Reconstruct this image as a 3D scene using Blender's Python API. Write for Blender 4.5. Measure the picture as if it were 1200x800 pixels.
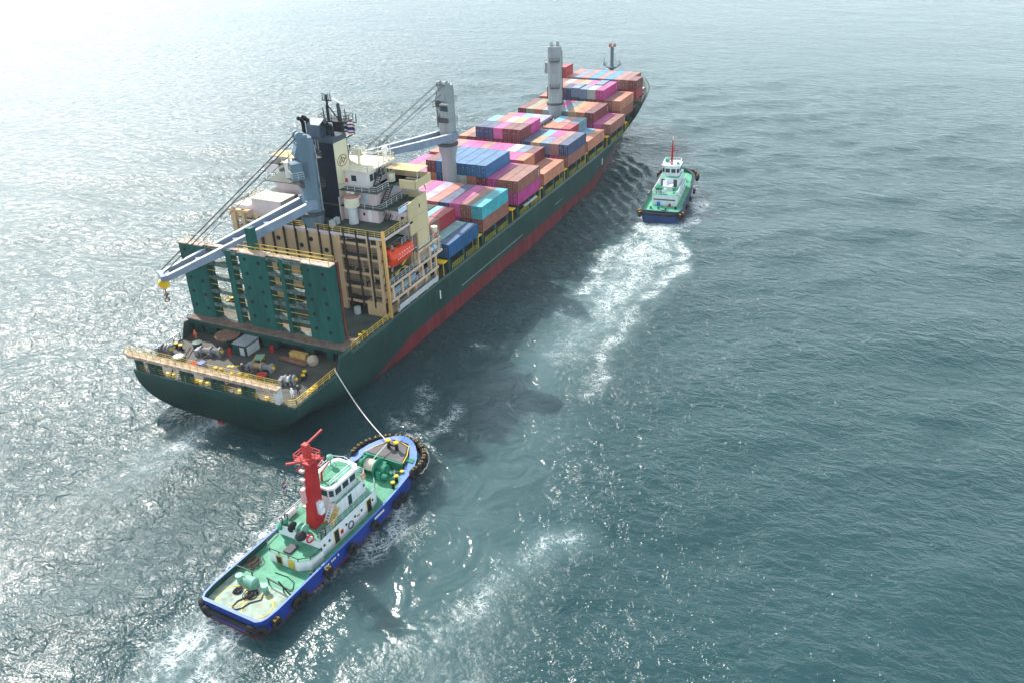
import bpy, math, random
import numpy as np
from mathutils import Vector, Matrix, Euler
random.seed(7)
rs = np.random.RandomState(11)
D = bpy.data
SC = bpy.context.scene
COL = SC.collection
R = math.radians
for o in list(D.objects): D.objects.remove(o)

# ------------------------------------------------------------------ camera
cam = D.cameras.new('camera'); co = D.objects.new('camera', cam); COL.objects.link(co)
cam.sensor_width = 36; cam.lens = 36*1044.7/1200
cam.clip_start = 1; cam.clip_end = 9000
co.matrix_world = Matrix.Translation((-135.498, -94.526, 76.716)) @ (Matrix.Rotation(-1.11753, 4, 'Z') @ Matrix.Rotation(1.08078, 4, 'X') @ Matrix.Rotation(-0.03949, 4, 'Z'))
SC.camera = co
# ------------------------------------------------------------------ world, sun, exposure
AZ, EL = R(62), R(40)
w = D.worlds.new('World'); SC.world = w; w.use_nodes = True
nt = w.node_tree; nt.nodes.clear()
N = nt.nodes.new; L = nt.links.new
out = N('ShaderNodeOutputWorld'); bg = N('ShaderNodeBackground'); sky = N('ShaderNodeTexSky')
sky.sky_type = 'NISHITA'; sky.sun_disc = False; sky.sun_elevation = EL; sky.sun_rotation = math.pi/2-AZ
sky.air_density = 1.1; sky.dust_density = 3.0; sky.ozone_density = 1.6
tc = N('ShaderNodeTexCoord'); mp = N('ShaderNodeMapping'); mp.inputs['Scale'].default_value = (1, 1, 2.6)
nz = N('ShaderNodeTexNoise'); nz.inputs['Scale'].default_value = 2.3; nz.inputs['Detail'].default_value = 7; nz.inputs['Roughness'].default_value = .58
cr = N('ShaderNodeValToRGB'); cr.color_ramp.elements[0].position = .44; cr.color_ramp.elements[1].position = .66
cr.color_ramp.elements[0].color = (0.10, 0.10, 0.10, 1)
mx = N('ShaderNodeMixRGB'); mx.inputs[2].default_value = (11.6, 13.6, 14.4, 1)
L(tc.outputs['Generated'], mp.inputs[0]); L(mp.outputs[0], nz.inputs[0]); L(nz.outputs[0], cr.inputs[0]); L(cr.outputs[0], mx.inputs[0])
L(sky.outputs[0], mx.inputs[1])
sz = N('ShaderNodeSeparateXYZ'); L(tc.outputs['Generated'], sz.inputs[0])
hzr = N('ShaderNodeMapRange'); hzr.interpolation_type = 'SMOOTHSTEP'; hzr.inputs[1].default_value = .0; hzr.inputs[2].default_value = .60; hzr.inputs[3].default_value = 1.; hzr.inputs[4].default_value = 0.; L(sz.outputs[2], hzr.inputs[0])
mh = N('ShaderNodeMixRGB'); L(hzr.outputs[0], mh.inputs[0]); L(mx.outputs[0], mh.inputs[1]); mh.inputs[2].default_value = (20.0, 24.0, 25.8, 1); L(mh.outputs[0], bg.inputs[0]); L(bg.outputs[0], out.inputs[0])
bg.inputs['Strength'].default_value = 0.08
sd = D.lights.new('sun', 'SUN'); so = D.objects.new('sun', sd); COL.objects.link(so)
sd.energy = 5.0; sd.angle = R(0.6); sd.color = (1.0, .95, .87)
S = Vector((math.cos(EL)*math.cos(AZ), math.cos(EL)*math.sin(AZ), math.sin(EL)))
so.rotation_euler = S.to_track_quat('Z', 'Y').to_euler(); so.location = (0, 0, 200)
vs = SC.view_settings; vs.view_transform = 'Standard'; vs.look = 'None'; vs.gamma = 1; vs.exposure = 0.62
SC.render.engine = 'CYCLES'
SC.cycles.max_bounces = 5; SC.cycles.volume_bounces = 0; SC.cycles.caustics_reflective = False; SC.cycles.caustics_refractive = False
SC.cycles.sample_clamp_indirect = 4; SC.cycles.sample_clamp_direct = 12

# ------------------------------------------------------------------ materials
_M = {}
def mat(name, col, rough=.5, metal=0., var=.12, scale=.6, rust=0., bump=0., corr=None, streak=False, spec=.22):
    if name in _M: return _M[name]
    m = D.materials.new(name); m.use_nodes = True; nt = m.node_tree; N = nt.nodes.new; L = nt.links.new
    b = nt.nodes['Principled BSDF']; b.inputs['Roughness'].default_value = rough; b.inputs['Metallic'].default_value = metal
    b.inputs['Specular IOR Level'].default_value = spec
    tc = N('ShaderNodeTexCoord'); oi = N('ShaderNodeObjectInfo')
    mp = N('ShaderNodeMapping'); L(tc.outputs['Object'], mp.inputs[0])
    if streak: mp.inputs['Scale'].default_value = (1, 1, .12)
    add = N('ShaderNodeVectorMath'); add.operation = 'ADD'; L(mp.outputs[0], add.inputs[0])
    mul = N('ShaderNodeMath'); mul.operation = 'MULTIPLY'; mul.inputs[1].default_value = 57.; L(oi.outputs['Random'], mul.inputs[0]); L(mul.outputs[0], add.inputs[1])
    n = N('ShaderNodeTexNoise'); n.inputs['Scale'].default_value = scale; n.inputs['Detail'].default_value = 6; n.inputs['Roughness'].default_value = .62; L(add.outputs[0], n.inputs[0])
    r = N('ShaderNodeValToRGB'); e = r.color_ramp.elements; e[0].position = .3; e[1].position = .72
    e[0].color = tuple(c*(1-var*1.6) for c in col)+(1,); e[1].color = tuple(min(1, c*(1+var)+.01*var) for c in col)+(1,)
    L(n.outputs[0], r.inputs[0]); cur = r.outputs[0]
    if rust > 0:
        n2 = N('ShaderNodeTexNoise'); n2.inputs['Scale'].default_value = scale*1.9; n2.inputs['Detail'].default_value = 8; n2.inputs['Roughness'].default_value = .7; L(add.outputs[0], n2.inputs[0])
        r2 = N('ShaderNodeValToRGB'); e = r2.color_ramp.elements; e[0].position = .68-rust*.3; e[1].position = .82-rust*.3; e[0].color = (0, 0, 0, 1); e[1].color = (.75, .75, .75, 1)
        L(n2.outputs[0], r2.inputs[0]); mm = N('ShaderNodeMixRGB'); L(r2.outputs[0], mm.inputs[0]); L(cur, mm.inputs[1]); mm.inputs[2].default_value = (.19, .085, .045, 1); cur = mm.outputs[0]
    L(cur, b.inputs['Base Color'])
    if corr:
        wv = N('ShaderNodeTexWave'); wv.bands_direction = corr; wv.inputs['Scale'].default_value = .56; wv.wave_profile = 'SIN'; L(tc.outputs['Object'], wv.inputs[0])
        bp = N('ShaderNodeBump'); bp.inputs['Strength'].default_value = .7; bp.inputs['Distance'].default_value = .05; L(wv.outputs[0], bp.inputs['Height']); L(bp.outputs[0], b.inputs['Normal'])
    elif bump:
        bp = N('ShaderNodeBump'); bp.inputs['Strength'].default_value = bump; bp.inputs['Distance'].default_value = .1; L(n.outputs[0], bp.inputs['Height']); L(bp.outputs[0], b.inputs['Normal'])
    _M[name] = m; return m

# ------------------------------------------------------------------ mesh builder
class MB:
    def __init__(s, M=None): s.v = []; s.f = []; s.mi = []; s.mats = []; s.M = M
    def _m(s, m):
        if m not in s.mats: s.mats.append(m)
        return s.mats.index(m)
    def add(s, vs, fs, m=0):
        k = len(s.v)
        s.v += [tuple(p) for p in vs]; s.f += [tuple(i+k for i in f) for f in fs]; s.mi += [m]*len(fs); return s
    def box(s, x0, x1, y0, y1, z0, z1, m=0, M=None):
        p = [(x0,y0,z0),(x1,y0,z0),(x1,y1,z0),(x0,y1,z0),(x0,y0,z1),(x1,y0,z1),(x1,y1,z1),(x0,y1,z1)]
        if M: p = [M @ Vector(q) for q in p]
        return s.add(p, [(0,3,2,1),(4,5,6,7),(0,1,5,4),(1,2,6,5),(2,3,7,6),(3,0,4,7)], m)
    def beam(s, a, b, w, h=None, m=0, w2=None, h2=None):
        a = Vector(a); b = Vector(b); h = h or w; w2 = w2 or w; h2 = h2 or h
        d = (b-a).normalized(); up = Vector((0,0,1)) if abs(d.z) < .95 else Vector((1,0,0))
        x = d.cross(up).normalized(); y = x.cross(d)
        p = []
        for c, ww, hh in ((a,w,h),(b,w2,h2)):
            for i, j in ((-1,-1),(1,-1),(1,1),(-1,1)): p.append(c+x*(i*ww/2)+y*(j*hh/2))
        return s.add(p, [(0,3,2,1),(4,5,6,7),(0,1,5,4),(1,2,6,5),(2,3,7,6),(3,0,4,7)], m)
    def cyl(s, a, b, r, r2=None, n=12, m=0, caps=True):
        a = Vector(a); b = Vector(b); r2 = r if r2 is None else r2
        d = (b-a).normalized(); up = Vector((0,0,1)) if abs(d.z) < .95 else Vector((1,0,0))
        x = d.cross(up).normalized(); y = x.cross(d); p = []
        for c, rr in ((a,r),(b,r2)):
            for i in range(n):
                t = 2*math.pi*i/n; p.append(c+x*math.cos(t)*rr+y*math.sin(t)*rr)
        fs = [(i,(i+1)%n,n+(i+1)%n,n+i) for i in range(n)]
        if caps: fs += [tuple(range(n-1,-1,-1)), tuple(range(n,2*n))]
        return s.add(p, fs, m)
    def lathe(s, c, prof, n=16, m=0):
        p = []; c = Vector(c)
        for r, z in prof:
            for i in range(n): t = 2*math.pi*i/n; p.append(c+Vector((r*math.cos(t), r*math.sin(t), z)))
        fs = []
        for k in range(len(prof)-1):
            for i in range(n): fs.append((k*n+i, k*n+(i+1)%n, (k+1)*n+(i+1)%n, (k+1)*n+i))
        fs += [tuple(range(n-1,-1,-1)), tuple(range((len(prof)-1)*n, len(prof)*n))]
        return s.add(p, fs, m)
    def torus(s, c, nrm, R_, r, n=16, k=8, m=0, flat=1.):
        c = Vector(c); d = Vector(nrm).normalized(); up = Vector((0,0,1)) if abs(d.z) < .95 else Vector((1,0,0))
        x = d.cross(up).normalized(); y = x.cross(d); p = []
        for i in range(n):
            t = 2*math.pi*i/n; e = x*math.cos(t)+y*math.sin(t)
            for j in range(k):
                u = 2*math.pi*j/k; p.append(c+e*(R_+r*math.cos(u))+d*(r*flat*math.sin(u)))
        fs = [(i*k+j, ((i+1)%n)*k+j, ((i+1)%n)*k+(j+1)%k, i*k+(j+1)%k) for i in range(n) for j in range(k)]
        return s.add(p, fs, m)
    def tube(s, pts, r, n=5, m=0):
        for a, b in zip(pts[:-1], pts[1:]): s.cyl(a, b, r, n=n, m=m, caps=False)
        return s
    def prism(s, poly, axis, a, b, m=0):
        n = len(poly)
        def P(q, t): return {'x': (t,q[0],q[1]), 'y': (q[0],t,q[1]), 'z': (q[0],q[1],t)}[axis]
        p = [P(q,a) for q in poly]+[P(q,b) for q in poly]
        fs = [(i,(i+1)%n,n+(i+1)%n,n+i) for i in range(n)]+[tuple(range(n-1,-1,-1)), tuple(range(n,2*n))]
        return s.add(p, fs, m)
    def rail(s, pts, h=1.1, sp=1.8, r=.045, rows=3, m=0):
        for a, b in zip(pts[:-1], pts[1:]):
            a = Vector(a); b = Vector(b); n = max(1, int((b-a).length/sp))
            for i in range(n+1):
                q = a.lerp(b, i/n); s.beam(q, q+Vector((0,0,h)), r*1.5, m=m)
            for k in range(rows): z = Vector((0,0,h*(k+1)/rows)); s.beam(a+z, b+z, r*(1.5 if k == rows-1 else 1.1), m=m)
        return s
    def build(s, name, mats, parent=None, smooth=False, recalc=True, loc=None):
        me = D.meshes.new(name); me.from_pydata(s.v, [], s.f); mats = mats if isinstance(mats, (list, tuple)) else [mats]
        for m in mats: me.materials.append(m)
        me.polygons.foreach_set('material_index', s.mi)
        if recalc:
            import bmesh
            bm = bmesh.new(); bm.from_mesh(me); bmesh.ops.recalc_face_normals(bm, faces=bm.faces); bm.to_mesh(me); bm.free()
        if smooth:
            me.polygons.foreach_set('use_smooth', [True]*len(me.polygons))
            try: me.set_sharp_from_angle(angle=R(35))
            except Exception: pass
        o = D.objects.new(name, me); COL.objects.link(o)
        if parent: o.parent = parent
        if loc: o.location = loc
        return o
def tag(o, label=None, cat=None, group=None, kind=None):
    if label: o['label'] = label
    if cat: o['category'] = cat
    if group: o['group'] = group
    if kind: o['kind'] = kind
    return o
def empty(name, loc=(0,0,0), rz=0., **k):
    o = D.objects.new(name, None); o.empty_display_size = .5; COL.objects.link(o); o.location = loc; o.rotation_euler = (0,0,rz); return tag(o, **k)
def copy_tree(o, parent=None):
    c = o.copy(); COL.objects.link(c); c.parent = parent
    for ch in [q for q in D.objects if q.parent == o]: copy_tree(ch, c)
    return c

# palette (real-world base colours)
hullgreen = (.010, .044, .038)
M_green = mat('green_paint', (.008, .085, .074), .5, var=.28, scale=.6, rust=.22, streak=True)
M_dkgreen = mat('dark_green_paint', (.012, .055, .048), .5, var=.2, rust=.15)
M_ltgreen = mat('light_green_paint', (.05, .30, .20), .5, var=.15)
M_deck = mat('deck_paint', (.075, .072, .066), .7, var=.25, scale=.25, rust=.18)
M_deckgreen = mat('green_deck_paint', (.065, .085, .075), .7, var=.25, scale=.3, rust=.15)
M_ledge = mat('rusty_ledge', (.17, .12, .10), .8, var=.3, scale=.8, rust=.35)
M_cream = mat('cream_paint', (.60, .40, .235), .5, var=.12, scale=.35, rust=.16, streak=True)
M_tan = mat('tan_paint', (.40, .29, .19), .55, var=.18, scale=.4, rust=.2, streak=True)
M_yellowwall = mat('yellow_cream_paint', (.60, .48, .28), .5, var=.08, scale=.3, rust=.05, streak=True)
M_white = mat('white_paint', (.70, .64, .64), .5, var=.07, scale=.4, rust=.04, streak=True)
M_pink = mat('pinkish_white_paint', (.62, .50, .50), .5, var=.08, scale=.4, rust=.06, streak=True)
M_roofw = mat('cream_roof', (.72, .66, .52), .6, var=.15, rust=.08)
M_guide = mat('dark_guide_rail', (.045, .03, .028), .6, var=.3)
M_black = mat('black_paint', (.015, .017, .022), .5, var=.2)
M_navy = mat('funnel_navy', (.008, .012, .028), .45, var=.15)
M_funnelcream = mat('funnel_cream', (.64, .60, .42), .5, var=.06, streak=True, rust=.03)
M_crane = mat('crane_blue_grey', (.20, .25, .33), .5, var=.16, scale=.4, rust=.10)
M_craneg = mat('crane_grey', (.27, .30, .31), .5, var=.16, scale=.5, rust=.12, streak=True)
M_yellow = mat('yellow_paint', (.75, .47, .02), .5, var=.15, rust=.1)
M_yrail = mat('yellow_rail_paint', (.62, .42, .07), .5, var=.2, rust=.2)
M_ygreen = mat('dull_yellow_green_rail', (.38, .36, .05), .5, var=.2)
M_orange = mat('orange_paint', (.72, .055, .018), .4, var=.06)
M_red = mat('red_paint', (.45, .02, .018), .45, var=.12)
M_mred = mat('mast_red', (.40, .018, .02), .45, var=.12, rust=.06)
M_grey = mat('grey_metal', (.25, .26, .29), .5, var=.15, rust=.1)
M_dgrey = mat('dark_grey', (.07, .07, .08), .6, var=.2)
M_lgrey = mat('light_grey', (.48, .50, .52), .5, var=.12)
M_glass = mat('window_glass', (.02, .045, .05), .08, var=.1, spec=.5)
M_rubber = mat('tyre_rubber', (.018, .018, .02), .8, var=.3, bump=.4)
M_rope = mat('rope_fibre', (.55, .50, .43), .9, var=.2)
M_wire = mat('wire_cable', (.09, .09, .10), .5, var=.2)
M_rust = mat('rust_brown', (.20, .11, .075), .8, var=.35, scale=1.5)
M_blue = mat('tug_blue', (.012, .05, .36), .35, var=.15, scale=.4)
M_ltblue = mat('tug_light_blue', (.09, .19, .50), .45, var=.15)
M_tgreen = mat('tug_deck_green', (.08, .30, .19), .6, var=.25, scale=.6, rust=.14)
M_tpale = mat('tug_pale_deck', (.30, .39, .32), .65, var=.28, scale=.8, rust=.12)
M_twhite = mat('tug_white', (.70, .72, .76), .4, var=.08, scale=1.2, rust=.13, streak=True)
M_tgreen2 = mat('tug_machine_green', (.015, .20, .12), .45, var=.2)
M_teal = mat('tug_pale_green_machine', (.20, .42, .33), .5, var=.15)
M_plate = mat('grey_nonslip', (.12, .115, .12), .75, var=.15)
M_bootred = mat('boot_red', (.26, .03, .035), .6, var=.2)
M_skin = mat('skin', (.42, .24, .16), .6); M_cloth_d = mat('dark_cloth', (.02, .025, .04), .9); M_cloth_o = mat('orange_cloth', (.62, .12, .04), .9); M_cloth_w = mat('white_cloth', (.75, .75, .76), .9)
M_foam_w = mat('white_plastic', (.8, .8, .8), .4)

# ------------------------------------------------------------------ water
def water():
    fx = np.concatenate([-np.geomspace(150, 6000, 26)[::-1]-60, np.arange(-208, 260, 1.0), 260+np.geomspace(3, 6000, 34)])
    fy = np.concatenate([-np.geomspace(60, 6000, 26)[::-1]-70, np.arange(-128, 60, .9), 60+np.geomspace(3, 6000, 40)])
    X, Y = np.meshgrid(fx, fy, indexing='ij'); nx, ny = X.shape
    # long ragged waves
    Z = np.zeros_like(X)
    fade = np.clip((260-np.hypot(X-20, Y+20))/120, 0, 1)
    for i in range(34):
        lam = 3.2*1.085**i; th = R(215)+rs.randn()*.5; k = 2*math.pi/lam
        Z += .0034*lam**.95*np.sin(k*(X*math.cos(th)+Y*math.sin(th))+rs.rand()*6.28+.6*np.sin(.05*X+.07*Y+i))
    def vn(x, y, s, seed):   # smooth value noise
        r = np.random.RandomState(seed).rand(256, 256); u = x/s+1000; v = y/s+1000
        i = np.floor(u).astype(int); j = np.floor(v).astype(int); a = u-i; b = v-j; a = a*a*(3-2*a); b = b*b*(3-2*b)
        g = lambda p, q: r[p % 256, q % 256]
        return (g(i,j)*(1-a)+g(i+1,j)*a)*(1-b)+(g(i,j+1)*(1-a)+g(i+1,j+1)*a)*b
    def fbm(x, y, s, seed, o=4): return sum(vn(x, y, s/2**k, seed+k)*.5**(k+1) for k in range(o))/(1-.5**o)
    wx = X+9*(fbm(X, Y, 16, 5)-.5)+3*(fbm(X, Y, 4, 25)-.5); wy = Y+9*(fbm(X, Y, 16, 15)-.5)+3*(fbm(X, Y, 4, 35)-.5)
    def trail(pts, ws, st=None):
        """distance-based strength along a polyline: max over segments"""
        best = np.zeros_like(X)
        st = st or [1]*len(pts)
        for (a, b, w0, w1, s0, s1) in zip(pts[:-1], pts[1:], ws[:-1], ws[1:], st[:-1], st[1:]):
            ax, ay = a; bx, by = b; dx, dy = bx-ax, by-ay
            t = np.clip(((wx-ax)*dx+(wy-ay)*dy)/(dx*dx+dy*dy), 0, 1)
            d = np.hypot(wx-ax-t*dx, wy-ay-t*dy); ww = w0+(w1-w0)*t; ss = s0+(s1-s0)*t
            best = np.maximum(best, ss*np.clip(1-d/ww, 0, 1)**.8)
        return best
    # propeller wash of the far tug, curling aft and outboard
    foam = trail([(58,-40.5),(50,-41.5),(40,-43.5),(24,-43.8),(10,-43),(-6,-43)], [4.6,6,7.5,7.5,8,8], [.95,.74,.56,.40,.28,.16])
    foam = np.maximum(foam, trail([(56,-45),(44,-50.),(24,-49.3),(12,-49.4),(-5,-50.6),(-18,-51)], [2,2,2,1.8,1.8,1.6], [.8,.7,.62,.55,.5,.3]))
    foam = np.maximum(foam, trail([(56,-36),(38,-37),(19,-37.3),(6,-35.5)], [2,2,2,1.6], [.6,.62,.5,.2]))
    foam = np.maximum(foam, trail([(54,-46),(60,-45.4),(68,-45.2),(78,-44.2),(86,-42.2),(91,-39.5)], [2.6,2.6,2.4,2.2,2,1.4], [.8,.8,.78,.74,.66,.4]))
    foam = np.maximum(foam, trail([(56,-35),(64,-33.6),(72,-32.6),(80,-31.6),(88,-31.5)], [2.4,2.2,2,1.8,1.2], [.7,.65,.6,.55,.35]))
    milk_sheen = trail([(58,-40),(44,-43.5),(26,-44),(8,-43),(-8,-42),(-24,-42)], [7,9,10,11,12,10], [1.6,1.6,1.5,1.2,.7,.4])
    milk_sheen = np.maximum(milk_sheen, trail([(-24,-42),(-42,-46),(-60,-50),(-80,-54),(-96,-56)], [13,14,15,14,12], [.36,.40,.48,.45,.3]))  # slick: sky and cloud reflections painted in as pale water colour
    milk_sheen = np.maximum(milk_sheen, trail([(-81,-31),(-92,-30),(-106,-30)], [7,8,8], [1,.7,.4]))
    milk_sheen = np.maximum(milk_sheen, trail([(-46,1),(-56,3),(-66,4)], [5,6,6], [.6,.5,.3])); milk_sheen = np.maximum(milk_sheen, trail([(-56.4,-59.6),(-65,-55),(-74,-56)], [6,6,5], [.8,.6,.5]))
    # near tug: stern wash and thin foam along the starboard side
    foam = np.maximum(foam, trail([(-81,-29),(-87,-28),(-95,-27),(-104,-26)], [2.8,3.4,3.6,3], [.8,.66,.5,.3]))
    foam = np.maximum(foam, trail([(-81.5,-33.5),(-88,-34),(-96,-35),(-106,-36)], [2.6,3.2,3.4,3], [.85,.7,.5,.3]))
    foam = np.maximum(foam, trail([(-80,-36.8),(-70,-37.6),(-58,-38.3),(-50,-39.0)], [1.4,2.2,3.0,1.4], [.55,.5,.52,.35]))
    foam = np.maximum(foam, trail([(-78,-25.2),(-66,-25.8),(-54,-26.5)], [1.6,1.8,1.5], [.5,.55,.4]))
    foam = np.maximum(foam, trail([(-43,-29),(-38,-27),(-34,-25)], [1.4,1.8,1.5], [.4,.5,.3]))
    # ship: rudder wash, hull side
    foam = np.maximum(foam, trail([(-46,1),(-54,2.5),(-62,3.5)], [2.5,3,3], [.75,.6,.3]))
    foam = np.maximum(foam, trail([(-34,-31),(-37,-30.5),(-31,-32)], [1.5,2,1.5], [.4,.5,.3]))
    foam = np.maximum(foam, trail([(-24,-25),(-34,-28)], [1.6,1.6], [.3,.35]))
    foam = np.maximum(foam, trail([(-55,-60.5),(-57.5,-59.2),(-61,-58)], [2.0,2.6,1.6], [.35,.45,.25]))
    foam = np.maximum(foam, trail([(-65,-53.5),(-69,-54),(-74,-56.5),(-78,-60)], [2.0,2.6,2.6,2.2], [.22,.3,.28,.2]))
    # slick, turned-over water beside and behind the wash
    calm = trail([(20,-43),(0,-42),(-18,-41),(-38,-44),(-56,-48),(-74,-50),(-92,-48)], [7,11,13,13,14,14,10], [.4,.9,1.3,1.4,1.4,1.3,.7])
    calm = np.maximum(calm, trail([(-56,6),(-74,4),(-92,2),(-110,-4)], [6,8,10,10], [.4,.6,.8,.8]))
    calm = np.maximum(calm, trail([(-92,-12),(-104,-14)], [7,8], [.6,.8]))
    rough = trail([(60,-40),(45,-43),(20,-48),(-10,-50),(-30,-49)], [7,10,12,12,9], [1,.9,.7,.5,.3])
    rough = np.maximum(rough, trail([(-81,-31),(-92,-31),(-108,-31)], [6,8,9], [1,.9,.6]))
    rough = np.maximum(rough, trail([(-48,2),(-64,4),(-82,4)], [6,9,9], [.8,.5,.3]))
    rough = np.maximum(rough, trail([(-82,-38),(-60,-40),(-48,-41)], [3,5,3], [.5,.6,.4]))
    rough = np.maximum(rough, trail([(-62,-60),(-84,-57)], [8,9], [.5,.5]))
    rough = np.maximum(rough, trail([(-50,-14),(-70,-12),(-90,-10)], [8,10,10], [.5,.5,.3]))
    shelter = trail([(90,-17),(40,-20),(0,-20),(-40,-22)], [7,9,10,12], [.6,.8,.9,.9])
    # divergent bow-wave crests off the starboard bow
    bow = np.zeros_like(X)
    for k in range(15):
        x0 = 114-5.2*k; s = (x0-X)+1.45*(-(Y)-13.5)*1.0
        along = np.clip((-Y-12)/4, 0, 1)*np.clip((44-5*k*.0+Y)/22, 0, 1)
        ph = ((X-x0)*.62+(-Y-13.5)*.80)+.5*np.sin(Y*.9+k)
        bow += .42*np.exp(-(ph/.9)**2)*along*np.clip(1-k*.055, 0, 1)-.30*np.exp(-((ph+1.9)/1.2)**2)*along*np.clip(1-k*.055, 0, 1)
    calm = np.clip(calm, 0, 1); foam = np.clip(foam, 0, 1); milk_sheen = np.clip(milk_sheen, 0, 1); rough = np.clip(rough, 0, 1)
    Z = Z*fade*(1-.65*calm)*(1-.45*shelter)+bow
    v = np.stack([X, Y, Z], -1).reshape(-1, 3)
    idx = np.arange(nx*ny).reshape(nx, ny)
    q = np.stack([idx[:-1,:-1], idx[1:,:-1], idx[1:,1:], idx[:-1,1:]], -1).reshape(-1, 4)
    me = D.meshes.new('water'); me.vertices.add(len(v)); me.vertices.foreach_set('co', v.astype(np.float32).ravel())
    me.loops.add(q.size); me.loops.foreach_set('vertex_index', q.ravel().astype(np.int32))
    me.polygons.add(len(q)); me.polygons.foreach_set('loop_start', (np.arange(len(q))*4).astype(np.int32)); me.polygons.foreach_set('loop_total', np.full(len(q), 4, np.int32))
    me.update(); me.validate()
    me.polygons.foreach_set('use_smooth', [True]*len(me.polygons))
    for nm, arr in (('foam', foam), ('calm', calm), ('churn', rough), ('shelter', shelter), ('milk_sheen', milk_sheen)):
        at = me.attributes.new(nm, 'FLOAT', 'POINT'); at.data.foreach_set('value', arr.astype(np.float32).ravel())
    m = D.materials.new('sea_water'); m.use_nodes = True; nt = m.node_tree; N = nt.nodes.new; L = nt.links.new
    b = nt.nodes['Principled BSDF']; b.inputs['IOR'].default_value = 1.333; b.inputs['Specular IOR Level'].default_value = .5
    tc = N('ShaderNodeTexCoord')
    def attr(n): a = N('ShaderNodeAttribute'); a.attribute_name = n; return a.outputs['Fac']
    def math_(op, a, b_=None, c=None):
        n = N('ShaderNodeMath'); n.operation = op
        for i, q in enumerate((a, b_, c)):
            if q is None: continue
            if isinstance(q, (int, float)): n.inputs[i].default_value = q
            else: L(q, n.inputs[i])
        return n.outputs[0]
    def noise(scale, detail=4, rough=.6, sx=1, sy=1, rot=0, dist=0.):
        mp = N('ShaderNodeMapping'); mp.inputs['Scale'].default_value = (sx, sy, 1); mp.inputs['Rotation'].default_value = (0,0,rot); L(tc.outputs['Object'], mp.inputs[0])
        n = N('ShaderNodeTexNoise'); n.inputs['Scale'].default_value = scale; n.inputs['Detail'].default_value = detail; n.inputs['Roughness'].default_value = rough; n.inputs['Distortion'].default_value = dist
        L(mp.outputs[0], n.inputs[0]); return n.outputs[0]
    # waves: wind chop crests lie across the wind
    def ridge(s): return math_('SUBTRACT', 1., math_('MULTIPLY', math_('ABSOLUTE', math_('SUBTRACT', s, .5)), 2.2))
    c1 = noise(.50, 4, .58, 1, .60, R(-30), .5)
    c2 = ridge(noise(.80, 4, .55, 1, .62, R(-18), .7))
    c3 = noise(.10, 3, .5, 1, .6, R(-30)); c4 = noise(2.6, 2, .5, 1, .7, R(-25), .3)
    calm = attr('calm'); foam = attr('foam'); churn = attr('churn')
    gust = math_('MULTIPLY_ADD', noise(.022, 4, .6, 1, .5, R(-30), .6), 1.6, .15)
    kk = math_('SUBTRACT', 1.0, math_('MULTIPLY', calm, .80))
    h = math_('ADD', math_('MULTIPLY', c1, 1.25), math_('MULTIPLY', c2, .34))
    h = math_('ADD', h, math_('MULTIPLY', c4, .10))
    h = math_('MULTIPLY', h, math_('MULTIPLY', kk, gust))
    h = math_('ADD', h, math_('MULTIPLY', math_('MULTIPLY', noise(.9, 5, .65, 1, 1, 0, 1.6), churn), .75))
    h = math_('ADD', h, math_('MULTIPLY', math_('MULTIPLY', noise(.16, 2, .5, 1, 1, 0, 1.2), calm), 1.3))
    h = math_('ADD', h, math_('MULTIPLY', c3, .9))
    bp = N('ShaderNodeBump'); bp.inputs['Strength'].default_value = 1.; bp.inputs['Distance'].default_value = .62; L(h, bp.inputs['Height']); L(bp.outputs[0], b.inputs['Normal'])
    # foam lace: thin threads where foam is sparse, closing up where it is thick
    n1 = noise(.26, 4, .55, 1, 1, .3, 3.0); n2 = noise(.62, 4, .6, 1, .8, .9, 2.6); n3 = noise(1.6, 3, .6, 1, 1, 0, 1.4); brk = noise(.20, 5, .65, 1, 1, 0, .8)
    inv = math_('SUBTRACT', 1., foam)
    def thread(nn, k0, k1):
        k = math_('MULTIPLY_ADD', inv, k1, k0); d = math_('ABSOLUTE', math_('SUBTRACT', nn, .5)); q = math_('SUBTRACT', 1., math_('MULTIPLY', d, k))
        c = N('ShaderNodeClamp'); L(q, c.inputs[0]); return c.outputs[0]
    lace = math_('MAXIMUM', math_('MAXIMUM', thread(n1, 4., 30.), math_('MULTIPLY', thread(n2, 5., 30.), .9)), math_('MULTIPLY', thread(n3, 7., 60.), .55))
    bk = N('ShaderNodeMapRange'); bk.inputs[1].default_value = .44; bk.inputs[2].default_value = .64; bk.inputs[3].default_value = .0; bk.inputs[4].default_value = 1.; L(math_('ADD', brk, math_('MULTIPLY', foam, .16)), bk.inputs[0])
    lace = math_('MULTIPLY', lace, bk.outputs[0])
    lace = math_('MULTIPLY', lace, math_('MINIMUM', math_('MULTIPLY', foam, 2.4), .92))
    # body colour of the water: deep green-blue, paler where aerated, with cloud reflections painted on the slick
    milk_sheen = attr('milk_sheen')
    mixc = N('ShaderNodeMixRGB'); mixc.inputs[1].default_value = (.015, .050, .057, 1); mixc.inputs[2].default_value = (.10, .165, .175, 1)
    milk_sheen_mix = math_('MINIMUM', math_('MULTIPLY', milk_sheen, math_('MULTIPLY_ADD', noise(.16, 5, .65, 1, 1, 0, 1.5), 1.5, .15)), 1.)
    L(milk_sheen_mix, mixc.inputs[0])
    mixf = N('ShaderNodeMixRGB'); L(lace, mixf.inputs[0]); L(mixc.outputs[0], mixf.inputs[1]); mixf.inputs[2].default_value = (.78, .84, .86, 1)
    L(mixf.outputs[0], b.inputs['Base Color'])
    L(math_('ADD', math_('MULTIPLY', lace, .5), .17), b.inputs['Roughness'])
    b.subsurface_method = 'BURLEY'; b.inputs['Subsurface Weight'].default_value = 1.; b.inputs['Subsurface Radius'].default_value = (.8, 1., 1.); b.inputs['Subsurface Scale'].default_value = 4.5
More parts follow.
